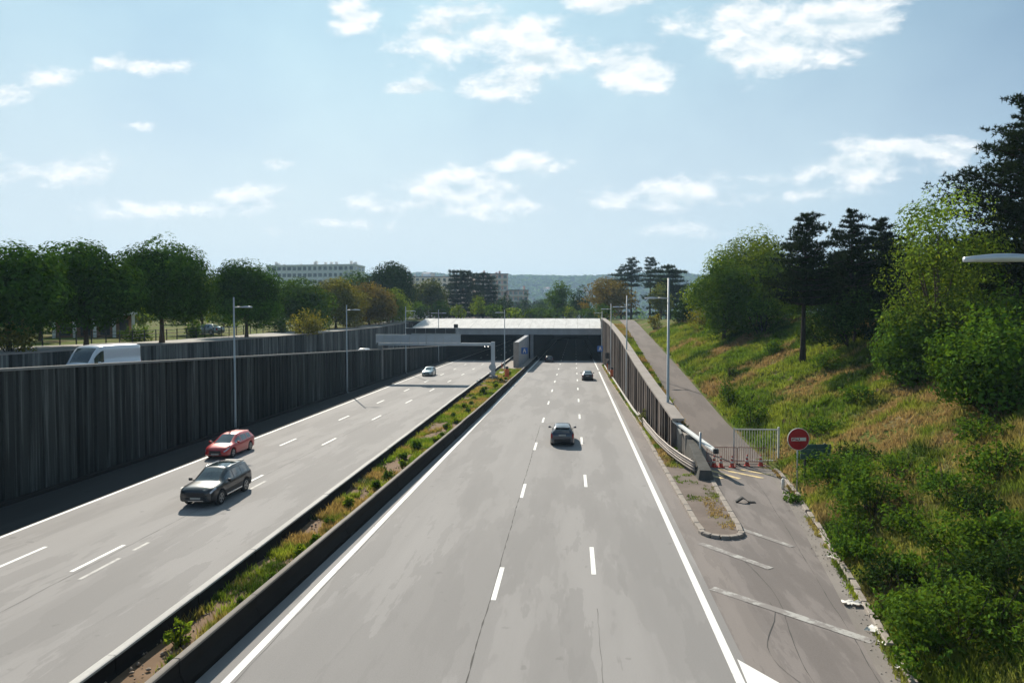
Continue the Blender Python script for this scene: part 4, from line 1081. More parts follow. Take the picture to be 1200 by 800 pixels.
    for wy in wheels:
        for s in (-1, 1):
            wm = float(np.interp(wy, yy, wv)); xw = s*(wm-.115)
            wo = MB().lathe([(rw*.62, -.10), (rw*.93, -.11), (rw, -.07), (rw, .07), (rw*.93, .11), (rw*.62, .10)], 24, (0, 0, 0), 'x').build('wheel', M['rubber'], root, True)
            wo.location = (xw, wy, rw)
            MB().lathe([(rw*.64, -.06), (rw*.64, .06)], 20, (0, 0, 0), 'x').build('hub_disc', M['dark'], wo)
            rim = MB().lathe([(rw*.66, s*.085), (rw*.66, s*.105), (rw*.58, s*.105), (rw*.58, s*.085)], 20, (0, 0, 0), 'x')
            for k in range(5):
                a = 2*math.pi*k/5; c_, s_ = math.cos(a), math.sin(a); wd = rw*.10
                rim.add([(s*.075, c_*r-q*s_*wd, s_*r+q*c_*wd) for r in (.03, rw*.6) for q in (-1, 1)]+[(s*.108, c_*r-q*s_*wd, s_*r+q*c_*wd) for r in (.03, rw*.6) for q in (-1, 1)],
                        [(0,1,3,2),(4,6,7,5),(0,4,5,1),(1,5,7,3),(3,7,6,2),(2,6,4,0)])
            rim.build('rim', M['rimm'], wo)
    return root
#      y     halfw  zbot  belt  edge  yedge top
SUV = dict(L=4.45, W=1.84, H=1.69, rw=.36, wheels=(-1.33, 1.35), clad=True, trim=True, rails=True, grille=(.58, .80), rplate=.84, mirror=.80, ws=(.30, 1.12), rear=(-2.12, -1.72),
  side=((-1.55, -.98), (-.90, -.12), (-.04, .72)), spoiler=(-1.98, -1.7, 1.55, 1.60),
  tab=[(-2.22, .72, .36, .80, .84, .60, .86), (-2.17, .84, .30, .98, 1.04, .68, 1.06), (-2.05, .89, .24, 1.04, 1.20, .66, 1.24), (-1.86, .91, .24, 1.10, 1.50, .62, 1.56), (-1.4, .92, .24, 1.09, 1.57, .62, 1.66), (-.6, .92, .24, 1.07, 1.60, .62, 1.69), (.2, .92, .24, 1.05, 1.57, .61, 1.66),
       (.55, .92, .24, 1.045, 1.40, .64, 1.48), (1.0, .91, .24, 1.035, 1.13, .71, 1.18), (1.15, .91, .24, 1.025, 1.06, .76, 1.12), (1.7, .90, .25, .99, 1.02, .75, 1.08), (2.0, .88, .28, .94, .98, .72, 1.03), (2.17, .82, .32, .86, .92, .68, .96), (2.23, .76, .36, .78, .84, .62, .87)])
HATCH = dict(L=4.3, W=1.77, H=1.45, rw=.32, wheels=(-1.28, 1.30), grille=(.44, .60), rplate=.78, mirror=.85, ws=(.22, 1.22), rear=(-2.05, -1.55),
  side=((-1.45, -.95), (-.86, -.05), (.04, .85)), spoiler=(-1.84, -1.58, 1.31, 1.355),
  tab=[(-2.13, .70, .34, .74, .80, .58, .82), (-2.08, .81, .26, .90, .96, .64, .98), (-1.95, .86, .20, .97, 1.10, .64, 1.13), (-1.62, .88, .17, .98, 1.33, .57, 1.38), (-1.2, .885, .16, .96, 1.37, .57, 1.43), (-.4, .885, .16, .93, 1.39, .57, 1.45), (.15, .885, .16, .91, 1.36, .56, 1.42),
       (.6, .88, .16, .90, 1.16, .60, 1.22), (1.05, .875, .17, .88, .94, .68, 1.00), (1.25, .87, .17, .86, .89, .72, .95), (1.7, .84, .18, .78, .82, .68, .87), (2.0, .78, .20, .68, .73, .60, .77), (2.12, .70, .24, .60, .64, .52, .67), (2.17, .58, .28, .54, .57, .44, .60)])
SED = dict(HATCH); SED.update(dict(L=4.5, rear=(-1.55, -1.0), side=((-.98, -.60), (-.52, .10), (.18, .85)), spoiler=None, rplate=.70,
  tab=[(-2.25, .70, .34, .74, .84, .60, .86), (-2.2, .82, .26, .88, .95, .66, .98), (-1.9, .87, .2, .94, .98, .68, 1.03), (-1.6, .88, .18, .95, 1.0, .67, 1.06), (-1.05, .885, .16, .95, 1.30, .57, 1.36), (-.4, .885, .16, .93, 1.37, .57, 1.43), (.15, .885, .16, .91, 1.34, .56, 1.40)]+HATCH['tab'][7:]))
VAN = dict(L=5.9, W=2.0, H=2.48, rw=.35, wheels=(-1.85, 1.95), grille=(.62, .84), rplate=.6, mirror=1.72, ws=(1.45, 2.28), rear=(-9, -8), hl=.35, tl=.06,
  side=((1.05, 1.95),),
  tab=[(-2.95, .95, .34, 1.35, 2.30, .86, 2.42), (-2.9, .98, .28, 1.36, 2.36, .88, 2.47), (-1, .99, .26, 1.36, 2.38, .88, 2.50), (.9, .99, .26, 1.34, 2.38, .88, 2.50), (1.3, .99, .26, 1.30, 2.32, .86, 2.44), (1.75, .985, .26, 1.24, 1.95, .84, 2.05), (2.25, .97, .26, 1.18, 1.30, .84, 1.38), (2.5, .95, .27, 1.08, 1.14, .82, 1.22), (2.8, .90, .30, .92, .98, .76, 1.03), (2.93, .82, .34, .78, .84, .66, .88)])
car('suv', 'anthracite SUV with glass roof driving towards the camera across the dashes', 'car', SUV, (-18.6, 33.9, .005), math.pi+R(1.5), M['p_black'])
car('hatchback', 'red hatchback driving towards the camera next to the dark wall', 'car', HATCH, (-23.8, 45.1, .005), math.pi+R(2), M['p_red'])
car('hatchback', 'slate grey hatchback seen from behind, nearest car in the right lanes', 'car', HATCH, (-.95, 51.9, .005), R(1), M['p_grey'])
car('sedan', 'dark navy car driving away in the rightmost lane before the tunnel', 'car', SED, (1.9, 106, .005), 0, M['p_navy'])
car('hatchback', 'dark car entering the right tunnel mouth beside the wing wall', 'car', HATCH, (-5.55, 149.3, .005), 0, M['p_navy'])
car('hatchback', 'silver blue car coming out of the left tunnel near the gantry shadow', 'car', HATCH, (-24.1, 111.2, .005), math.pi+R(1), M['p_silver'])
hl_em = bpy.data.materials.new('headlamp_lit'); hl_em.use_nodes = True; _e = hl_em.node_tree.nodes['Principled BSDF']
_e.inputs['Emission Color'].default_value = (1, .95, .85, 1); _e.inputs['Emission Strength'].default_value = 5.0
for (qx, qy, lb) in [(536, 406, 'dark car with lit headlights inside the left tunnel mouth, nearer the side wall'), (570, 406, 'dark car with lit headlights inside the left tunnel mouth, nearer the wing wall')]:
    P_ = gnd(qx, qy, .65); c_ = car('hatchback', lb, 'car', HATCH, (P_[0], P_[1]+2.1, .008), math.pi, M['p_navy'], 'cars inside the left tunnel')
    for s_ in (-1, 1): MB().lathe([(0, 0), (.13, 0), (.11, .03), (0, .03)], 12, (s_*.52, 2.10, .62), 'y').build('lit_headlamp', hl_em, c_)
car('van', 'white panel van driving on the service road behind the dark wall', 'van', VAN, (-33.0, 44.9, float(SV(44.9))+.01), math.pi, M['p_white'])
car('hatchback', 'white car roof just showing above the dark wall under the gantry', 'car', HATCH, (-33.2, 104.5, float(SV(104.5))+.01), math.pi, M['p_white'])
car('sedan', 'pale car parked under the trees behind the fence on the left', 'car', SED, (-49.5, 88, float(hz_left(-49.5, 88))+.02), R(80), M['p_silver'])

# ------------------------------------------------------------------ LEFT PLATEAU: strip of gravel, fence, buildings, trees
def zl(X, Y): return float(far_flat(hz_left(np.array(X), np.array(Y)), np.array(Y), np.array(X)))
def zr(X, Y): return float(far_flat(hz_right(np.array(X), np.array(Y)), np.array(Y), np.array(X)))
mbg = MB(); ysg = np.arange(20, 166, 1.0); xo = np.linspace(.9, 6.5, 6)
for y in ysg:
    for q in xo: X_ = float(W2(y))-q; mbg.v.append((X_, y, zl(X_, y)+.06))
for i in range(len(ysg)-1):
    for k in range(5): mbg.f.append((i*6+k, i*6+k+1, (i+1)*6+k+1, (i+1)*6+k))
o = sheet(mbg, 'gravel_path', M['gravel'])
o['kind'] = 'structure'
fen = thing('fence', 'thin dark railing fence under the left tree row', 'fence', (-46, 75, zl(-46, 75)))
for k in range(46):
    y = 34+k*2.0; X_ = float(W2(y))-7.4; z = zl(X_, y)
    MB().box(-.04, .04, -.04, .04, -.1, 1.25).build('post', M['dark'], fen).location = (X_+46, y-75, z-fen.location.z)
    if k < 45:
        X2 = float(W2(y+2))-7.4; z2 = zl(X2, y+2)
        for hgt in (.45, .80, 1.15):
            MB().tube([(X_+46, y-75, z-fen.location.z+hgt), (X2+46, y+2-75, z2-fen.location.z+hgt)], .028, 5).build('rail', M['dark'], fen)

def building(name, label, cx, cy, z0, wx, wy, storeys, sh, rz, wall, nwin, win=(1.5, 1.5), roofm=None, ends=2, chim=0, first=0, band=None, seed=1):
    rg = np.random.default_rng(seed)
    r_ = thing(name, label, 'building', (cx, cy, z0), rz)
    Ht = storeys*sh
    MB().box(-wx/2, wx/2, -wy/2, wy/2, -1, Ht).build('wall', wall, r_)
    MB().box(-wx/2-.25, wx/2+.25, -wy/2-.25, wy/2+.25, Ht+.003, Ht+.55).build('roof', roofm or wall, r_)
    for s in range(first, storeys):
        if band:
            MB().box(-wx/2-.12, wx/2+.12, -wy/2-.7, -wy/2-.003, s*sh+.02, s*sh+.85).build('balcony', band, r_)
        for k in range(nwin):
            xw = -wx/2+wx*(k+.5)/nwin; zz = s*sh+1.0; ww = win[0]*rg.uniform(.75, 1.15)
            f_ = MB().bbox(xw-ww/2-.12, xw+ww/2+.12, -wy/2-.08, -wy/2+.05, zz-.1, zz+win[1]+.1, .03).build('window', M['white'], r_)
            MB().box(xw-ww/2, xw+ww/2, -wy/2-.10, -wy/2-.085, zz, zz+win[1]).build('pane', M['glass'], f_)
        for sd in (-1, 1):
            for k in range(ends):
                yw = -wy/2+wy*(k+.5)/ends; zz = s*sh+1.0
                xa = sd*(wx/2+.085)
                MB().box(min(xa, xa-sd*.1), max(xa, xa-sd*.1), yw-win[0]/2, yw+win[0]/2, zz, zz+win[1]).build('window', M['glass'], r_)
    for k in range(chim):
        xw = rg.uniform(-wx/2+1, wx/2-1); MB().box(xw-.5, xw+.5, -.5, .5, Ht+.55, Ht+.55+rg.uniform(.8, 2.2)).build('chimney', wall, r_)
    return r_
M['b_white'] = concrete('block_white', (.78, .78, .76), dark=.8, amt=.3)
M['b_pink'] = concrete('block_pink', (.78, .52, .47), dark=.85, amt=.3)
M['b_cream'] = concrete('block_cream', (.74, .68, .60), dark=.8, amt=.3)
M['b_roof'] = plain('roof_grey', (.22, .22, .235), .8)
M['b_tile'] = plain('roof_tile', (.26, .13, .09), .8)
building('apartment_block', 'long white apartment block with chimneys rising above the left trees', -119, 306, 9.4, 42, 13, 8, 3.0, R(-4), M['b_white'], 17, (1.7, 1.6), None, 3, 13, first=4, seed=2)
building('apartment_block', 'pink and cream apartment tower behind the dark cedar', -44, 352, 9.2, 17, 14, 8, 2.85, R(12), M['b_pink'], 6, (1.6, 1.5), M['b_roof'], 4, 3, first=2, band=M['b_cream'], seed=3)
building('apartment_block', 'lower pink stepped block in front of the apartment tower', -29.5, 345, 9.2, 10, 12, 5, 2.85, R(12), M['b_pink'], 4, (1.6, 1.5), M['b_roof'], 3, 1, first=1, band=M['b_cream'], seed=4)
building('apartment_block', 'pale apartment block seen between the willow and the dark cedar', -78, 392, 9.2, 40, 13, 8, 3.0, R(4), M['b_cream'], 13, (1.6, 1.5), M['b_roof'], 3, 7, first=4, seed=5)
building('apartment_block', 'grey apartment block at the far left edge of the pink tower', -72, 470, 8, 30, 14, 9, 3.0, R(-3), M['b_white'], 10, (1.6, 1.5), M['b_roof'], 3, 5, first=5, seed=6)
# pavilion seen under the left trees
pv = thing('pavilion', 'low white and brown pavilion seen under the left trees', 'building', (-60, 80, zl(-60, 80)), R(40))
MB().box(-4.1, 4.1, -2.5, 2.5, -.3, 2.6).build('wall', plain('pav_brown', (.22, .12, .07), .8), pv)
for k in range(5): MB().bbox(-4.2+k*2.05, -3.85+k*2.05, -3.4, -3.05, -.3, 2.7, .03).build('pillar', M['white'], pv)
MB().box(-4.6, 4.6, -3.7, 2.9, 2.71, 3.05).build('roof', M['b_white'], pv)
for k in range(4): MB().box(-3.4+k*2.05, -2.4+k*2.05, -2.56, -2.51, .2, 2.1).build('door', M['dark'], pv)

LT_ = lambda px, top, X, Y: (X, Y)
def tree_px(fn, label, px, top, Y, Wpx, **kw):
    """place by image column and the ground it stands on; the size follows from its height in the picture at that distance"""
    P = atY(px, top, Y); X = P[0]; z0 = zl(X, Y) if X < -12 else zr(X, Y) if X > 6 else float(9.3 - np.clip((Y-500)/600, 0, 1)*6)
    k = Y/F_PX*math.hypot(1, (px-600)/800)*.98
    return fn(label, X, Y, z0, P[2]-z0, Wpx*k, **kw)
def XY(px, X): # distance along the road of a column at a given X
    r = ray(px, 374); return X/r[0]*r[1]
ch = 'chestnut trees along the left wall'
tree_px(broadleaf, 'dark chestnut tree at the left edge of the picture', 8, 281, XY(8, -41), 122, mat='lf_chestnut', seed=11, dens=170, nl=46, leaf=.165, bottom=.10, shape='round', name='chestnut_tree')
tree_px(broadleaf, 'broad dark chestnut tree above the front of the white van', 98, 281, XY(98, -41.5), 124, mat='lf_chestnut', seed=12, dens=170, nl=46, leaf=.165, bottom=.10, shape='round', name='chestnut_tree')
tree_px(broadleaf, 'tallest dome-shaped dark chestnut tree, behind the rear of the van', 188, 274, XY(188, -41), 118, mat='lf_chestnut', seed=13, dens=170, nl=46, leaf=.165, bottom=.10, shape='round', name='chestnut_tree')
tree_px(broadleaf, 'dark round chestnut tree behind the first street lamp on the left', 288, 303, XY(288, -41.5), 92, mat='lf_chestnut', seed=14, dens=170, nl=46, leaf=.165, bottom=.10, shape='round', name='chestnut_tree')
tree_px(broadleaf, 'bright green tree showing between the two tallest chestnuts', 236, 318, XY(232, -52), 60, mat='lf_light', seed=15, dens=55, nl=14, leaf=.28, bottom=.2)
tree_px(broadleaf, 'light green tree behind the left edge chestnuts', 45, 300, XY(55, -56), 80, mat='lf_mid', seed=16, dens=50, nl=14, leaf=.3, bottom=.2)
tree_px(broadleaf, 'green tree right of the round chestnut below the white block', 350, 322, XY(350, -45), 92, mat='lf_mid', seed=17, dens=75, nl=34, leaf=.23, bottom=-.02)
tree_px(broadleaf, 'yellowish tree in front of the long white block', 393, 323, XY(393, -47), 88, mat='lf_yellow', seed=18, dens=65, nl=32, leaf=.25, bottom=-.02, yel=.2)
tree_px(broadleaf, 'orange tinged tree between the yellowish tree and the tall dark tree', 432, 331, XY(432, -45), 84, mat='lf_orange', seed=19, dens=62, nl=32, leaf=.26, bottom=-.02, yel=.22)
tree_px(broadleaf, 'fresh green tree right of the orange tinged one by the gantry', 460, 338, XY(460, -43), 62, mat='lf_light', seed=20, dens=60, nl=24, leaf=.26, bottom=-.02)
tree_px(broadleaf, 'tall dark green tree at the right end of the left tree row', 456, 304, XY(456, -50), 78, mat='lf_dark', seed=21, dens=55, nl=34, leaf=.30, bottom=.02)
tree_px(broadleaf, 'light green treetop left of the tall dark tree', 420, 316, XY(420, -58), 74, mat='lf_mid', seed=22, dens=40, nl=14, leaf=.36, bottom=.15)
bg_ = 'background trees behind the left row'
for i, (px, top, X, wd, mt) in enumerate([(20, 345, -70, 70, 'lf_mid'), (75, 345, -75, 80, 'lf_light'), (145, 350, -72, 70, 'lf_light'), (215, 350, -85, 60, 'lf_light'), (262, 352, -70, 55, 'lf_light'), (312, 345, -66, 50, 'lf_mid'), (345, 336, -80, 50, 'lf_dark'), (375, 332, -75, 46, 'lf_mid'), (300, 358, -100, 80, 'lf_mid'), (160, 358, -110, 90, 'lf_mid')]):
    tree_px(broadleaf, 'half hidden tree in the belt behind the left chestnut row', px, top, XY(px, X), wd, mat=mt, seed=40+i, dens=26, nl=13, leaf=.42, bottom=.05, group=bg_)
zb_ = lambda X, Y: zl(X, Y)
Yb = XY(361, -38.4); bush('yellow green shrub spilling over the lighter wall below the white block', -38.6, Yb, zb_(-38.6, Yb)-.2, 3.6, 4.6, 'lf_yellow', 60, leaf=.16, dens=110)
Yb = XY(12, -39.5); bush('yellow green shrub behind the wall at the left edge', -39.4, Yb, zb_(-39.4, Yb)-.2, 2.4, 2.6, 'lf_yellow', 61, leaf=.12, dens=110)
Yb = XY(160, -47); bush('small green shrub by the fence behind the van', -47, Yb, zb_(-47, Yb)-.1, 2.0, 3.0, 'lf_mid', 62)
Yb = XY(228, -46); bush('fresh green young shrub by the fence between the chestnuts', -46, Yb, zb_(-46, Yb)-.1, 2.9, 2.2, 'lf_bush', 63)
Yb = XY(330, -44); bush('green shrub under the green tree on the left', -44, Yb, zb_(-44, Yb)-.1, 3.0, 2.6, 'lf_bush', 64)

# trees above and beyond the tunnel
far = 'trees beyond the tunnel roof'
tree_px(broadleaf, 'pale willow-like tree beyond the left end of the tunnel hood', 504, 325, 205, 58, mat='lf_willow', seed=70, dens=24, nl=30, leaf=.42, bottom=.05, shape='round')
tree_px(conifer, 'wide blue black cedar left of the pink tower', 540, 318, 230, 62, mat='lf_cedar', seed=71, shape='cedar', name='cedar_tree', first=.08, whorls=11, per=9, tuft=.95, nt=7)
tree_px(conifer, 'second dark cedar touching the pink tower', 566, 321, 240, 50, mat='lf_cedar', seed=72, shape='cedar', name='cedar_tree', first=.08, whorls=11, per=9, tuft=.95, nt=7)
tree_px(broadleaf, 'young light green tree in front of the dark cedar', 560, 345, 186, 26, mat='lf_light', seed=73, dens=30, nl=12, leaf=.32, bottom=.05, shape='tall')
tree_px(broadleaf, 'small bright tree at the foot of the dark cedar', 537, 356, 183, 26, mat='lf_light', seed=74, dens=30, nl=12, leaf=.32, bottom=.05, shape='round')
tree_px(broadleaf, 'dark green pointed tree in front of the pink tower', 592, 344, 215, 22, mat='lf_dark', seed=75, dens=24, nl=12, leaf=.36, bottom=.05, shape='tall')
tree_px(broadleaf, 'bluish pointed tree right of the pink tower', 617, 342, 300, 18, mat='lf_dark', seed=76, dens=16, nl=10, leaf=.45, bottom=.05, shape='tall')
tree_px(broadleaf, 'tall green tree standing alone in front of the blue hills', 654, 328, 215, 36, mat='lf_mid', seed=77, dens=30, nl=24, leaf=.36, bottom=.05, shape='tall')
tree_px(broadleaf, 'dark tree left of the orange tree above the tunnel', 681, 334, 230, 36, mat='lf_dark', seed=78, dens=22, nl=12, leaf=.38, bottom=.03)
tree_px(broadleaf, 'round orange brown tree above the right end of the tunnel', 712, 323, 200, 76, mat='lf_orange', seed=79, dens=28, nl=20, leaf=.36, bottom=.05, yel=.22)
tree_px(broadleaf, 'bright green bush-like tree below the orange tree', 706, 354, 182, 32, mat='lf_bush', seed=80, dens=34, nl=12, leaf=.28, bottom=.0, shape='flat')
tree_px(conifer, 'slender umbrella pine with layered crown above the orange tree', 740, 304, 235, 26, mat='lf_cedar', seed=81, shape='umbrella', name='umbrella_pine', first=.55, whorls=8, per=6, tuft=.8)
tree_px(conifer, 'smaller umbrella pine right of the layered one', 762, 303, 250, 22, mat='lf_cedar', seed=82, shape='umbrella', name='umbrella_pine', first=.55, whorls=8, per=6, tuft=.8)
tree_px(conifer, 'dark cedar behind the umbrella pines', 728, 316, 260, 46, mat='lf_cedar', seed=83, shape='cedar', name='cedar_tree', first=.1, whorls=9, per=8, tuft=.95)
tree_px(conifer, 'spreading dark cedar at the top of the ramp', 785, 312, 200, 66, mat='lf_cedar', seed=84, shape='cedar', name='cedar_tree', first=.12, whorls=10, per=9, tuft=.85)
tree_px(broadleaf, 'yellow green tree in front of the cedar at the top of the ramp', 775, 330, 176, 36, mat='lf_willow', seed=85, dens=32, nl=14, leaf=.32, bottom=.05)
tree_px(broadleaf, 'green treetop behind the spreading cedar', 782, 310, 260, 36, mat='lf_mid', seed=86, dens=18, nl=12, leaf=.42, bottom=.05)
hd_ = 'low hedge trees along the tunnel roof'
for i, (px, top, Y, wd, mt) in enumerate([(490, 352, 192, 30, 'lf_mid'), (517, 350, 195, 26, 'lf_mid'), (578, 356, 188, 26, 'lf_mid'), (604, 360, 187, 22, 'lf_light'), (622, 362, 200, 22, 'lf_mid'), (634, 358, 230, 24, 'lf_mid'), (645, 362, 190, 20, 'lf_mid'), (668, 358, 220, 18, 'lf_light'), (690, 360, 215, 24, 'lf_mid'), (585, 352, 260, 30, 'lf_dark'), (630, 350, 330, 26, 'lf_dark'), (608, 350, 340, 24, 'lf_mid'), (640, 347, 420, 30, 'lf_mid'), (672, 346, 380, 24, 'lf_mid'), (660, 352, 300, 24, 'lf_dark')]):
    tree_px(broadleaf, 'low green tree in the belt just behind the tunnel roof edge', px, top, Y, wd*1.35, mat=mt, seed=100+i, dens=20, nl=10, leaf=.4, bottom=-.02, shape='flat', group=hd_)

# ------------------------------------------------------------------ RIGHT BANK TREES
tree_px(broadleaf, 'big light green tree at the top of the bank left of the lone pine', 884, 266, 98, 124, mat='lf_light', seed=120, dens=100, nl=32, leaf=.19, bottom=.05, loose=.3)
tree_px(broadleaf, 'dense mid green tree bulging at the left end of the bank trees', 850, 294, 88, 96, mat='lf_mid', seed=121, dens=130, nl=24, leaf=.17, bottom=.0, shape='round')
tree_px(broadleaf, 'green tree behind the dense one at the left end of the bank', 832, 316, 112, 74, mat='lf_light', seed=122, dens=50, nl=16, leaf=.26, bottom=.0)
tree_px(conifer, 'lone dark pine with bare trunk standing on the grassy bank', 943, 252, 64, 96, mat='lf_pine', seed=123, first=.40, whorls=17, per=6, tuft=.29, nt=11)
tree_px(conifer, 'dark pine with ragged top right of the lone pine', 1000, 247, 66, 92, mat='lf_pine', seed=124, first=.12, whorls=20, per=6, tuft=.30, nt=11)
tree_px(conifer, 'dark pine leaning into the light green tree on the bank', 1036, 258, 69, 84, mat='lf_pine', seed=125, first=.15, whorls=18, per=6, tuft=.30, nt=11)
tree_px(broadleaf, 'feathery light green tree between the pines and the huge dark pine', 1104, 214, 47, 120, mat='lf_robinia', seed=126, dens=150, nl=46, leaf=.115, bottom=.10, loose=.7, shape='round', yel=.3)
tree_px(broadleaf, 'feathery yellow green tree behind the dark pine pair', 1064, 256, 76, 110, mat='lf_robinia', seed=127, dens=60, nl=20, leaf=.22, bottom=.08, loose=.7, shape='round')
tree_px(conifer, 'huge dark pine reaching the sky at the right edge', 1206, 116, 49, 165, mat='lf_pine', seed=128, first=.16, whorls=24, per=7, tuft=.30, nt=11)
rb = 'dense trees behind the bank top'
for i, (px, top, Y, wd, mt) in enumerate([(912, 305, 110, 100, 'lf_mid'), (968, 300, 100, 110, 'lf_mid'), (1015, 292, 92, 120, 'lf_dark'), (1065, 300, 84, 120, 'lf_mid'), (1125, 280, 76, 130, 'lf_mid'), (1180, 270, 66, 140, 'lf_dark'), (930, 300, 130, 80, 'lf_mid'), (1150, 320, 60, 80, 'lf_mid'), (1225, 300, 55, 100, 'lf_dark')]):
    tree_px(broadleaf, 'shaded tree in the wood behind the pines on the bank', px, top, Y, wd, mat=mt, seed=140+i, dens=36, nl=16, leaf=.32, bottom=.0, group=rb)

def on_bank(px, py):
    """first hit of a pixel's direction with the right bank"""
    r = ray(px, py); tt_ = np.linspace(10, 140, 2600); P = np.array([0, 0, CAM_H])+tt_[:, None]*r[None]
    h = hz_right(P[:, 0], P[:, 1]); ok = np.where((P[:, 2] < h) & (P[:, 0] > 8))[0]
    p = P[ok[0]] if len(ok) else P[-1]; return float(p[0]), float(p[1]), float(hz_right(p[0], p[1]))
def bush_px(label, px, base, Wpx, Hpx, mat, seed, **kw):
    x, y, z = on_bank(px, base); k = y/F_PX*math.hypot(1, (px-600)/800)
    return bush(label, x, y+Wpx*k*.2, z-.12, Hpx*k, Wpx*k, mat, seed, **kw)
bush_px('large bright green bush below the feathery tree', 1090, 446, 84, 82, 'lf_bush', 160, leaf=.14, dens=170, nl=22)
bush_px('large green bush at the right edge under the lamp', 1180, 480, 104, 98, 'lf_bush', 161, leaf=.13, dens=170, nl=24)
bush_px('dark bush spreading below the huge pine', 1196, 420, 90, 70, 'lf_mid', 162, leaf=.15, dens=130, nl=16)
bush_px('dark rounded bush at the foot of the pine pair', 1006, 405, 66, 62, 'lf_dark', 163, leaf=.15, dens=140, nl=14)
bush_px('dark low bush behind the trunk of the lone pine', 972, 400, 50, 46, 'lf_dark', 164, leaf=.15, dens=120, nl=12)
bush_px('dark green bush left of the lone pine trunk', 898, 392, 62, 50, 'lf_mid', 165, leaf=.16, dens=120, nl=14)
bush_px('pale flowering bush at the left foot of the bank trees', 893, 388, 34, 20, 'lf_pale', 166, leaf=.13, dens=120, nl=9)
bush_px('dark green bush at the end of the bank above the lamp', 800, 380, 34, 34, 'lf_dark', 167, leaf=.2, dens=70, nl=10)
bush_px('pale yellow bush beside the ramp top', 830, 384, 40, 22, 'lf_yellow', 168, leaf=.18, dens=80, nl=9)
bush_px('yellow shrub at the bend of the ramp road', 768, 386, 16, 20, 'lf_yellow', 169, leaf=.2, dens=60, nl=7)
bush_px('small round green sapling on the bank beside the ramp', 857, 475, 26, 34, 'lf_bush', 170, leaf=.09, dens=220, nl=10)
bush_px('tall thin sapling on the bank above the round one', 857, 442, 13, 24, 'lf_mid', 171, leaf=.08, dens=220, nl=7)
bush_px('dark green bush above the pale gate', 882, 500, 34, 34, 'lf_mid', 172, leaf=.1, dens=200, nl=10)
bush_px('dark green bush right of the no-entry sign', 962, 512, 44, 24, 'lf_mid', 173, leaf=.10, dens=200, nl=10)
bush_px('bushy green shrub below the green panel sign', 990, 572, 78, 44, 'lf_bush', 174, leaf=.085, dens=300, nl=16)
bush_px('wide dark green shrub in the middle of the lower bank', 1030, 610, 90, 51, 'lf_mid', 175, leaf=.085, dens=300, nl=18)
bush_px('light green shrub by the kerb above the litter', 1000, 652, 66, 37, 'lf_bush', 176, leaf=.08, dens=300, nl=14)
bush_px('dark bramble clump at the right of the lower bank', 1140, 662, 92, 53, 'lf_mid', 177, leaf=.08, dens=300, nl=18)
bush_px('dark bramble clump near the bottom right corner', 1140, 770, 120, 66, 'lf_mid', 178, leaf=.07, dens=330, nl=20)
bush_px('green shrub on the slope near the bottom right corner', 1072, 738, 66, 37, 'lf_bush', 179, leaf=.07, dens=330, nl=14)
bush_px('dark bramble clump at the right edge of the lower bank', 1200, 700, 90, 50, 'lf_dark', 180, leaf=.08, dens=300, nl=16)
bush_px('dark shrub at the right edge below the large bush', 1178, 560, 60, 33, 'lf_mid', 181, leaf=.09, dens=260, nl=12)
bush_px('small green tuft bush at the foot of the no-entry sign', 934, 590, 30, 15, 'lf_bush', 182, leaf=.07, dens=330, nl=9)
bush_px('low green bush on the open slope below the pine pair', 1010, 470, 44, 18, 'lf_bush', 183, leaf=.11, dens=180, nl=10)
bush_px('low bush on the open slope left of the pine trunk', 905, 418, 26, 20, 'lf_bush', 184, leaf=.11, dens=180, nl=8)
bush_px('low dark bush in the pine shadow on the slope', 968, 432, 40, 22, 'lf_mid', 185, leaf=.11, dens=180, nl=9)
Yg = 57.5; bush('green shrub on the grass strip behind the guardrail', 6.0, 59.0, .05, 1.5, .9, 'lf_willow', 186, leaf=.08, dens=260, nl=9, D=2.6)
bush('dark weed bush on the strip left of the concrete block', 6.75, 46.0, .08, .9, .5, 'lf_mid', 187, leaf=.07, dens=300, nl=7, D=1.4)
for i, (y, h) in enumerate([(52, 1.0), (66, 1.1), (78, 1.0)]):
    bush(['dark weeds on the ramp verge behind the near wall end', 'dark weeds on the ramp verge behind the middle of the wall', 'dark weeds on the ramp verge farther up the wall'][i], float(RWX(y))+1.4, y, float(RAMP(y)), h, 1.1, 'lf_mid', 190+i, leaf=.09, dens=220, nl=8, D=2.6)

for i, (px, py, wd, hg) in enumerate([(1065, 560, 70, 26), (1120, 585, 80, 30), (1165, 610, 70, 28), (1075, 625, 60, 26), (1105, 690, 80, 34), (1050, 690, 60, 30), (1180, 740, 90, 40), (1100, 790, 90, 40), (1010, 545, 50, 22), (1160, 520, 60, 24), (1195, 640, 60, 28), (1150, 705, 70, 30), (950, 545, 36, 18), (1030, 660, 50, 26)]):
    bush_px('low tangled scrub bush on the lower half of the right bank', px, py, wd, hg, ['lf_mid', 'lf_bush', 'lf_dark'][i % 3], 400+i, name='scrub_bush', leaf=.08, dens=240, nl=14, group='low scrub on the lower bank')
# near lamp head reaching into the frame at right
zz0 = zr(9.35, 13.0)
nl_ = lamp_post(9.2, 13.0, zz0, 11.0-zz0, 10.36-zz0, 2.25, 'close pale lamp head reaching in from the right edge', None, (-1,), r=.11, head=(1, .17))

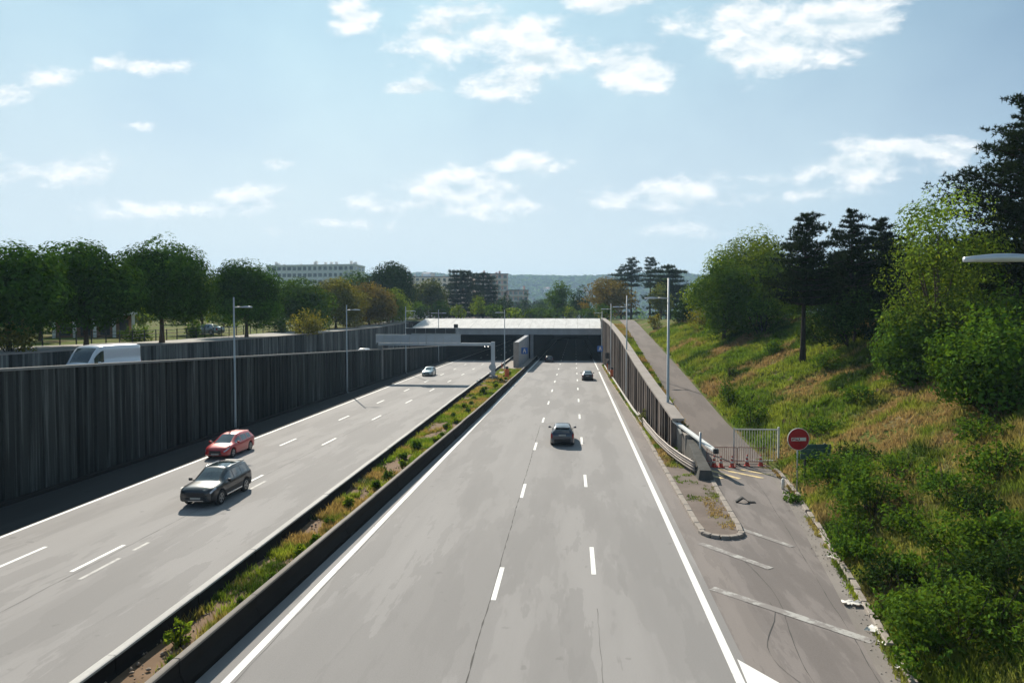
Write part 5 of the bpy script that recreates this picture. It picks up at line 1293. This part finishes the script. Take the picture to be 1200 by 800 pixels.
# ------------------------------------------------------------------ GRASS on the bank, ramp strip and grass strip
rng = np.random.default_rng(21)
def grass_mesh(name, X, Y, Z, hgt, colr, label, blades=6, wid=.022):
    n = len(X); k = n*blades
    cx = np.repeat(X, blades)+rng.normal(0, .07, k); cy = np.repeat(Y, blades)+rng.normal(0, .07, k); cz = np.repeat(Z, blades)-.03
    h = np.repeat(hgt, blades)*rng.uniform(.5, 1.2, k); a = rng.uniform(0, 6.283, k); ln = rng.uniform(.1, .75, k)*h; b = rng.uniform(0, 6.283, k)
    w_ = wid*rng.uniform(.7, 1.5, k)*(.6+.02*cy)
    C = np.stack([cx, cy, cz], 1); s = np.stack([np.cos(a)*w_, np.sin(a)*w_, 0*a], 1); tip = C+np.stack([np.cos(b)*ln, np.sin(b)*ln, h], 1)
    Vv = np.stack([C-s, C+s, tip], 1).reshape(-1, 3)
    cc = np.repeat(colr, blades, 0)*rng.uniform(.7, 1.3, (k, 1))
    o = mk(name, np_mesh(name, Vv, np.arange(3*k).reshape(-1, 3), M['grass'], False, cc)); props(o, label, 'grass', None, 'stuff')
def bank_cols(X, Y):
    d1 = fbm(X*.22+3, Y*.16+8, 4); d2 = fbm(X*.6+30, Y*.6, 3)
    dry = np.clip((d1*.55+d2*.45-.487)*9, 0, 1)[:, None]*.88
    green = np.array([.115, .185, .028]); lime = np.array([.240, .275, .048]); tan = np.array([.34, .225, .130]); dk = np.array([.040, .072, .018])
    m = np.clip((fbm(X*.4+60, Y*.4+2, 3)-.35)*3, 0, 1)[:, None]
    gcol = green*(1-m)+lime*m
    k = np.clip((fbm(X*.3+90, Y*.3+5, 3)-.52)*6, 0, 1)[:, None]; gcol = gcol*(1-k)+dk*k
    near = np.clip((36-Y)/9, 0, 1)[:, None]; dry = dry*(1-.62*near)
    return gcol*(1-dry)+tan*dry, dry[:, 0]
n = 95000
Yq = 8+110*rng.random(n)**1.9; q = rng.random(n)*26*np.clip(.55+Yq/70, 0, 1.1)
ee = np.where(Yq < 44, EDGE(Yq)+.25, RR(Yq)+.25); Xq = ee+q
Zq = hz_right(Xq, Yq); cq, dr = bank_cols(Xq, Yq)
hq = (.16+.34*fbm(Xq*.5, Yq*.5+40, 3))*(1-.25*dr)*(1+.006*Yq)
grass_mesh('grass', Xq, Yq, Zq, hq, cq, 'rough green and dry tan grass covering the right bank')
n = 7000; Yq = 46+95*rng.random(n); f = rng.random(n); X0_ = RWX(Yq)+.55; X1_ = RL(Yq)-.05; Xq = X0_+(X1_-X0_)*f
grass_mesh('grass', Xq, Yq, RAMP(Yq)-.02+0*Xq, .12+.25*rng.random(n), bank_cols(Xq, Yq)[0], 'grass verge between the ramp road and the brown wall', 5)
n = 4500; Yq = 43+95*rng.random(n); Xq = IL(Yq)+.15+(RWX(np.maximum(Yq, 46))-.5-IL(Yq)-.15)*rng.random(n)
grass_mesh('grass', Xq, Yq, .07+0*Xq, .10+.2*rng.random(n), bank_cols(Xq, Yq)[0], 'grass on the strip between kerb and brown wall', 5)
n = 17000; Yq = 10+112*rng.random(n)**1.25; f = rng.uniform(.12, .90, n); Xq = ML(Yq)*(1-f)+MR(Yq)*f
pat = fbm(Xq*.9, Yq*.35+70, 3) > .385
Xq, Yq = Xq[pat], Yq[pat]
grass_mesh('grass', Xq, Yq, .26+0*Xq, .10+.28*rng.random(len(Xq)), bank_cols(Xq+50, Yq*2)[0]*np.array([1.08, 1.08, .85]), 'tufts of grass on the soil of the central reservation', 7)
n = 1500; Yq = 29.7+15*rng.random(n); Xq = IL(Yq)+.2+(IR(Yq)-IL(Yq)-.4)*rng.random(n); ok = fbm(Xq*1.5, Yq*1.1, 3) > .57
grass_mesh('grass', Xq[ok], Yq[ok], .1+0*Xq[ok], .05+.1*rng.random(ok.sum()), bank_cols(Xq[ok], Yq[ok]+30)[0], 'thin weeds on the traffic island', 5)
n = 1400; Yq = 12+32*rng.random(n); Xq = EDGE(Yq)-.05-.05*rng.random(n); ok = fbm(Xq*0+3, Yq*.8, 3) > .5
grass_mesh('grass', Xq[ok], Yq[ok], .01+0*Xq[ok], .08+.14*rng.random(ok.sum()), bank_cols(Xq[ok]+9, Yq[ok])[0], 'weeds in the joint of the bank kerb', 4)
# weeds in the median: individual plants
wd_ = 'weeds in the central reservation'
for i in range(34):
    y = 12.5+ (i/34.0)**1.35*100+rng.uniform(-.6, .6); f = rng.uniform(.45, .85); x = float(ML(y))*(1-f)+float(MR(y))*f; s = rng.uniform(.4, 1.0)
    bush('green weed growing from the soil of the central reservation', x, y, .22, .85*s, .75*s, ['lf_bush', 'lf_light', 'lf_mid'][i % 3], 300+i, name='weed', leaf=.065+.0006*y, dens=330, nl=6, group=wd_, cat='weed', D=1.1*s)

# ------------------------------------------------------------------ FAR HILL with wood and houses
hx = np.linspace(-2600, 2600, 131); hy = np.linspace(1500, 3300, 46)
HX, HY = np.meshgrid(hx, hy)
def hill_z(X, Y):
    r = np.clip((Y-1500)/900, 0, 1); r = r*r*(3-2*r)
    return 2+ r*(150+34*(fbm(X*.0016+4, Y*.001, 3)-.5)*2) + (fbm(X*.006, Y*.006, 3)-.5)*30*r
V_, F_ = grid(HX, HY, hill_z(HX, HY))
M['hill'] = concrete('hill_ground', (.035, .050, .022), dark=.6, streak=(.004, .004, .004), amt=.5)
h_ = mk('hill', np_mesh('hill', V_, F_, M['hill'], True)); h_['kind'] = 'structure'
rng = np.random.default_rng(77)
n = 9000; X = rng.uniform(-1100, 900, n); Y = 1520+980*rng.random(n)**.8; Z = hill_z(X, Y)
lob = np.stack([X, Y, Z+5, rng.uniform(6, 13, n)], 1)
Cs, Ns, Ls = [], [], []
for j in range(13):
    dv = rng.normal(size=(n, 3)); dv /= np.linalg.norm(dv, axis=1, keepdims=True); dv[:, 2] = np.abs(dv[:, 2])*1.1-.1
    Cs.append(lob[:, :3]+dv*lob[:, 3:]*.8); Ns.append(dv+np.array([0, 0, .4]))
C = np.concatenate(Cs); N = np.concatenate(Ns); L = np.tile(np.clip(rng.normal(1, .5, n), .3, 2.6), 13)
V_, F_ = leaf_quads(C, N, rng.uniform(3, 5.5, len(C)), rng, .8)
o = mk('forest', np_mesh('forest', V_, F_, M['lf_mid'], False, tints(len(C), rng, L))); props(o, 'wooded slopes of the distant blue hill', 'forest', None, 'stuff')
hs_ = 'houses on the distant hill'
hm = MB().box(-7, 7, -5, 5, -3, 7).mesh('wall', M['b_cream']); rm = MB().add([(-7.6,-5.6,7),(7.6,-5.6,7),(7.6,5.6,7),(-7.6,5.6,7),(-7.6,0,11),(7.6,0,11)], [(0,1,5,4),(2,3,4,5),(0,4,3),(1,2,5),(0,3,2,1)]).mesh('roof', M['b_tile'])
wm_ = MB().box(-1, 1, -5.06, -5.0, 2, 5).mesh('window', M['glass'])
for i in range(30):
    x = rng.uniform(-620, 180); y = rng.uniform(1540, 2200); z = float(hill_z(np.array(x), np.array(y)))
    r_ = thing('house', 'tiny pale house among the woods of the distant hill', 'house', (x, y, z+1), rng.uniform(-.6, .6), hs_)
    s = rng.uniform(.8, 1.9); r_.scale = (s, s, rng.uniform(.8, 1.6))
    mk('wall', hm, r_); mk('roof', rm, r_)
    for xx in (-4, 0, 4): mk('window', wm_, r_).location = (xx, 0, 0)
# the plain between: suburb trees and houses
n = 1500; X = rng.uniform(-700, 500, n); Y = rng.uniform(430, 1550, n); zpl = 9.4-np.clip((Y-500)/600, 0, 1)*6
Cs, Ns = [], []; rad = rng.uniform(3, 6, n)
for j in range(26):
    dv = rng.normal(size=(n, 3)); dv /= np.linalg.norm(dv, axis=1, keepdims=True); dv[:, 2] = np.abs(dv[:, 2])*1.5
    Cs.append(np.stack([X, Y, zpl], 1)+dv*rad[:, None]); Ns.append(dv+.3)
C = np.concatenate(Cs); L = np.tile(np.clip(rng.normal(1, .3, n), .4, 1.8), 26)
V_, F_ = leaf_quads(C, np.concatenate(Ns), rng.uniform(1.0, 2.0, len(C)), rng, .75)
o = mk('wood', np_mesh('wood', V_, F_, M['lf_mid'], False, tints(len(C), rng, L))); props(o, 'trees of the plain between the tunnel and the hill', 'wood', None, 'stuff')
for i in range(26):
    y = rng.uniform(420, 1300); x = rng.uniform(-.30, .06)*y; z = float(9.4-np.clip((y-500)/600, 0, 1)*6)
    r_ = thing('house', 'pale suburban house on the plain before the distant hill', 'house', (x, y, z), rng.uniform(-.6, .6), 'houses on the plain')
    s = rng.uniform(.7, 1.3); r_.scale = (s, s, s*rng.uniform(.8, 1.3)); mk('wall', hm, r_); mk('roof', rm, r_)
    for xx in (-4, 0, 4): mk('window', wm_, r_).location = (xx, 0, 0)

# ------------------------------------------------------------------ HAZE
hzb = MB().box(-6500, 6500, -400, 6500, -1.5, 235).build('haze', None)
hm_ = bpy.data.materials.new('haze'); hm_.use_nodes = True; tt = NT(hm_.node_tree); tt.n.clear()
pv_ = tt.new('ShaderNodeVolumePrincipled'); pv_.inputs['Color'].default_value = (.50, .74, 1.0, 1); pv_.inputs['Density'].default_value = .00021; pv_.inputs['Anisotropy'].default_value = .15
o_ = tt.new('ShaderNodeOutputMaterial'); tt.l.new(pv_.outputs[0], o_.inputs['Volume']); hzb.data.materials.append(hm_)
props(hzb, 'thin bluish haze over the whole scene', 'haze', None, 'stuff')
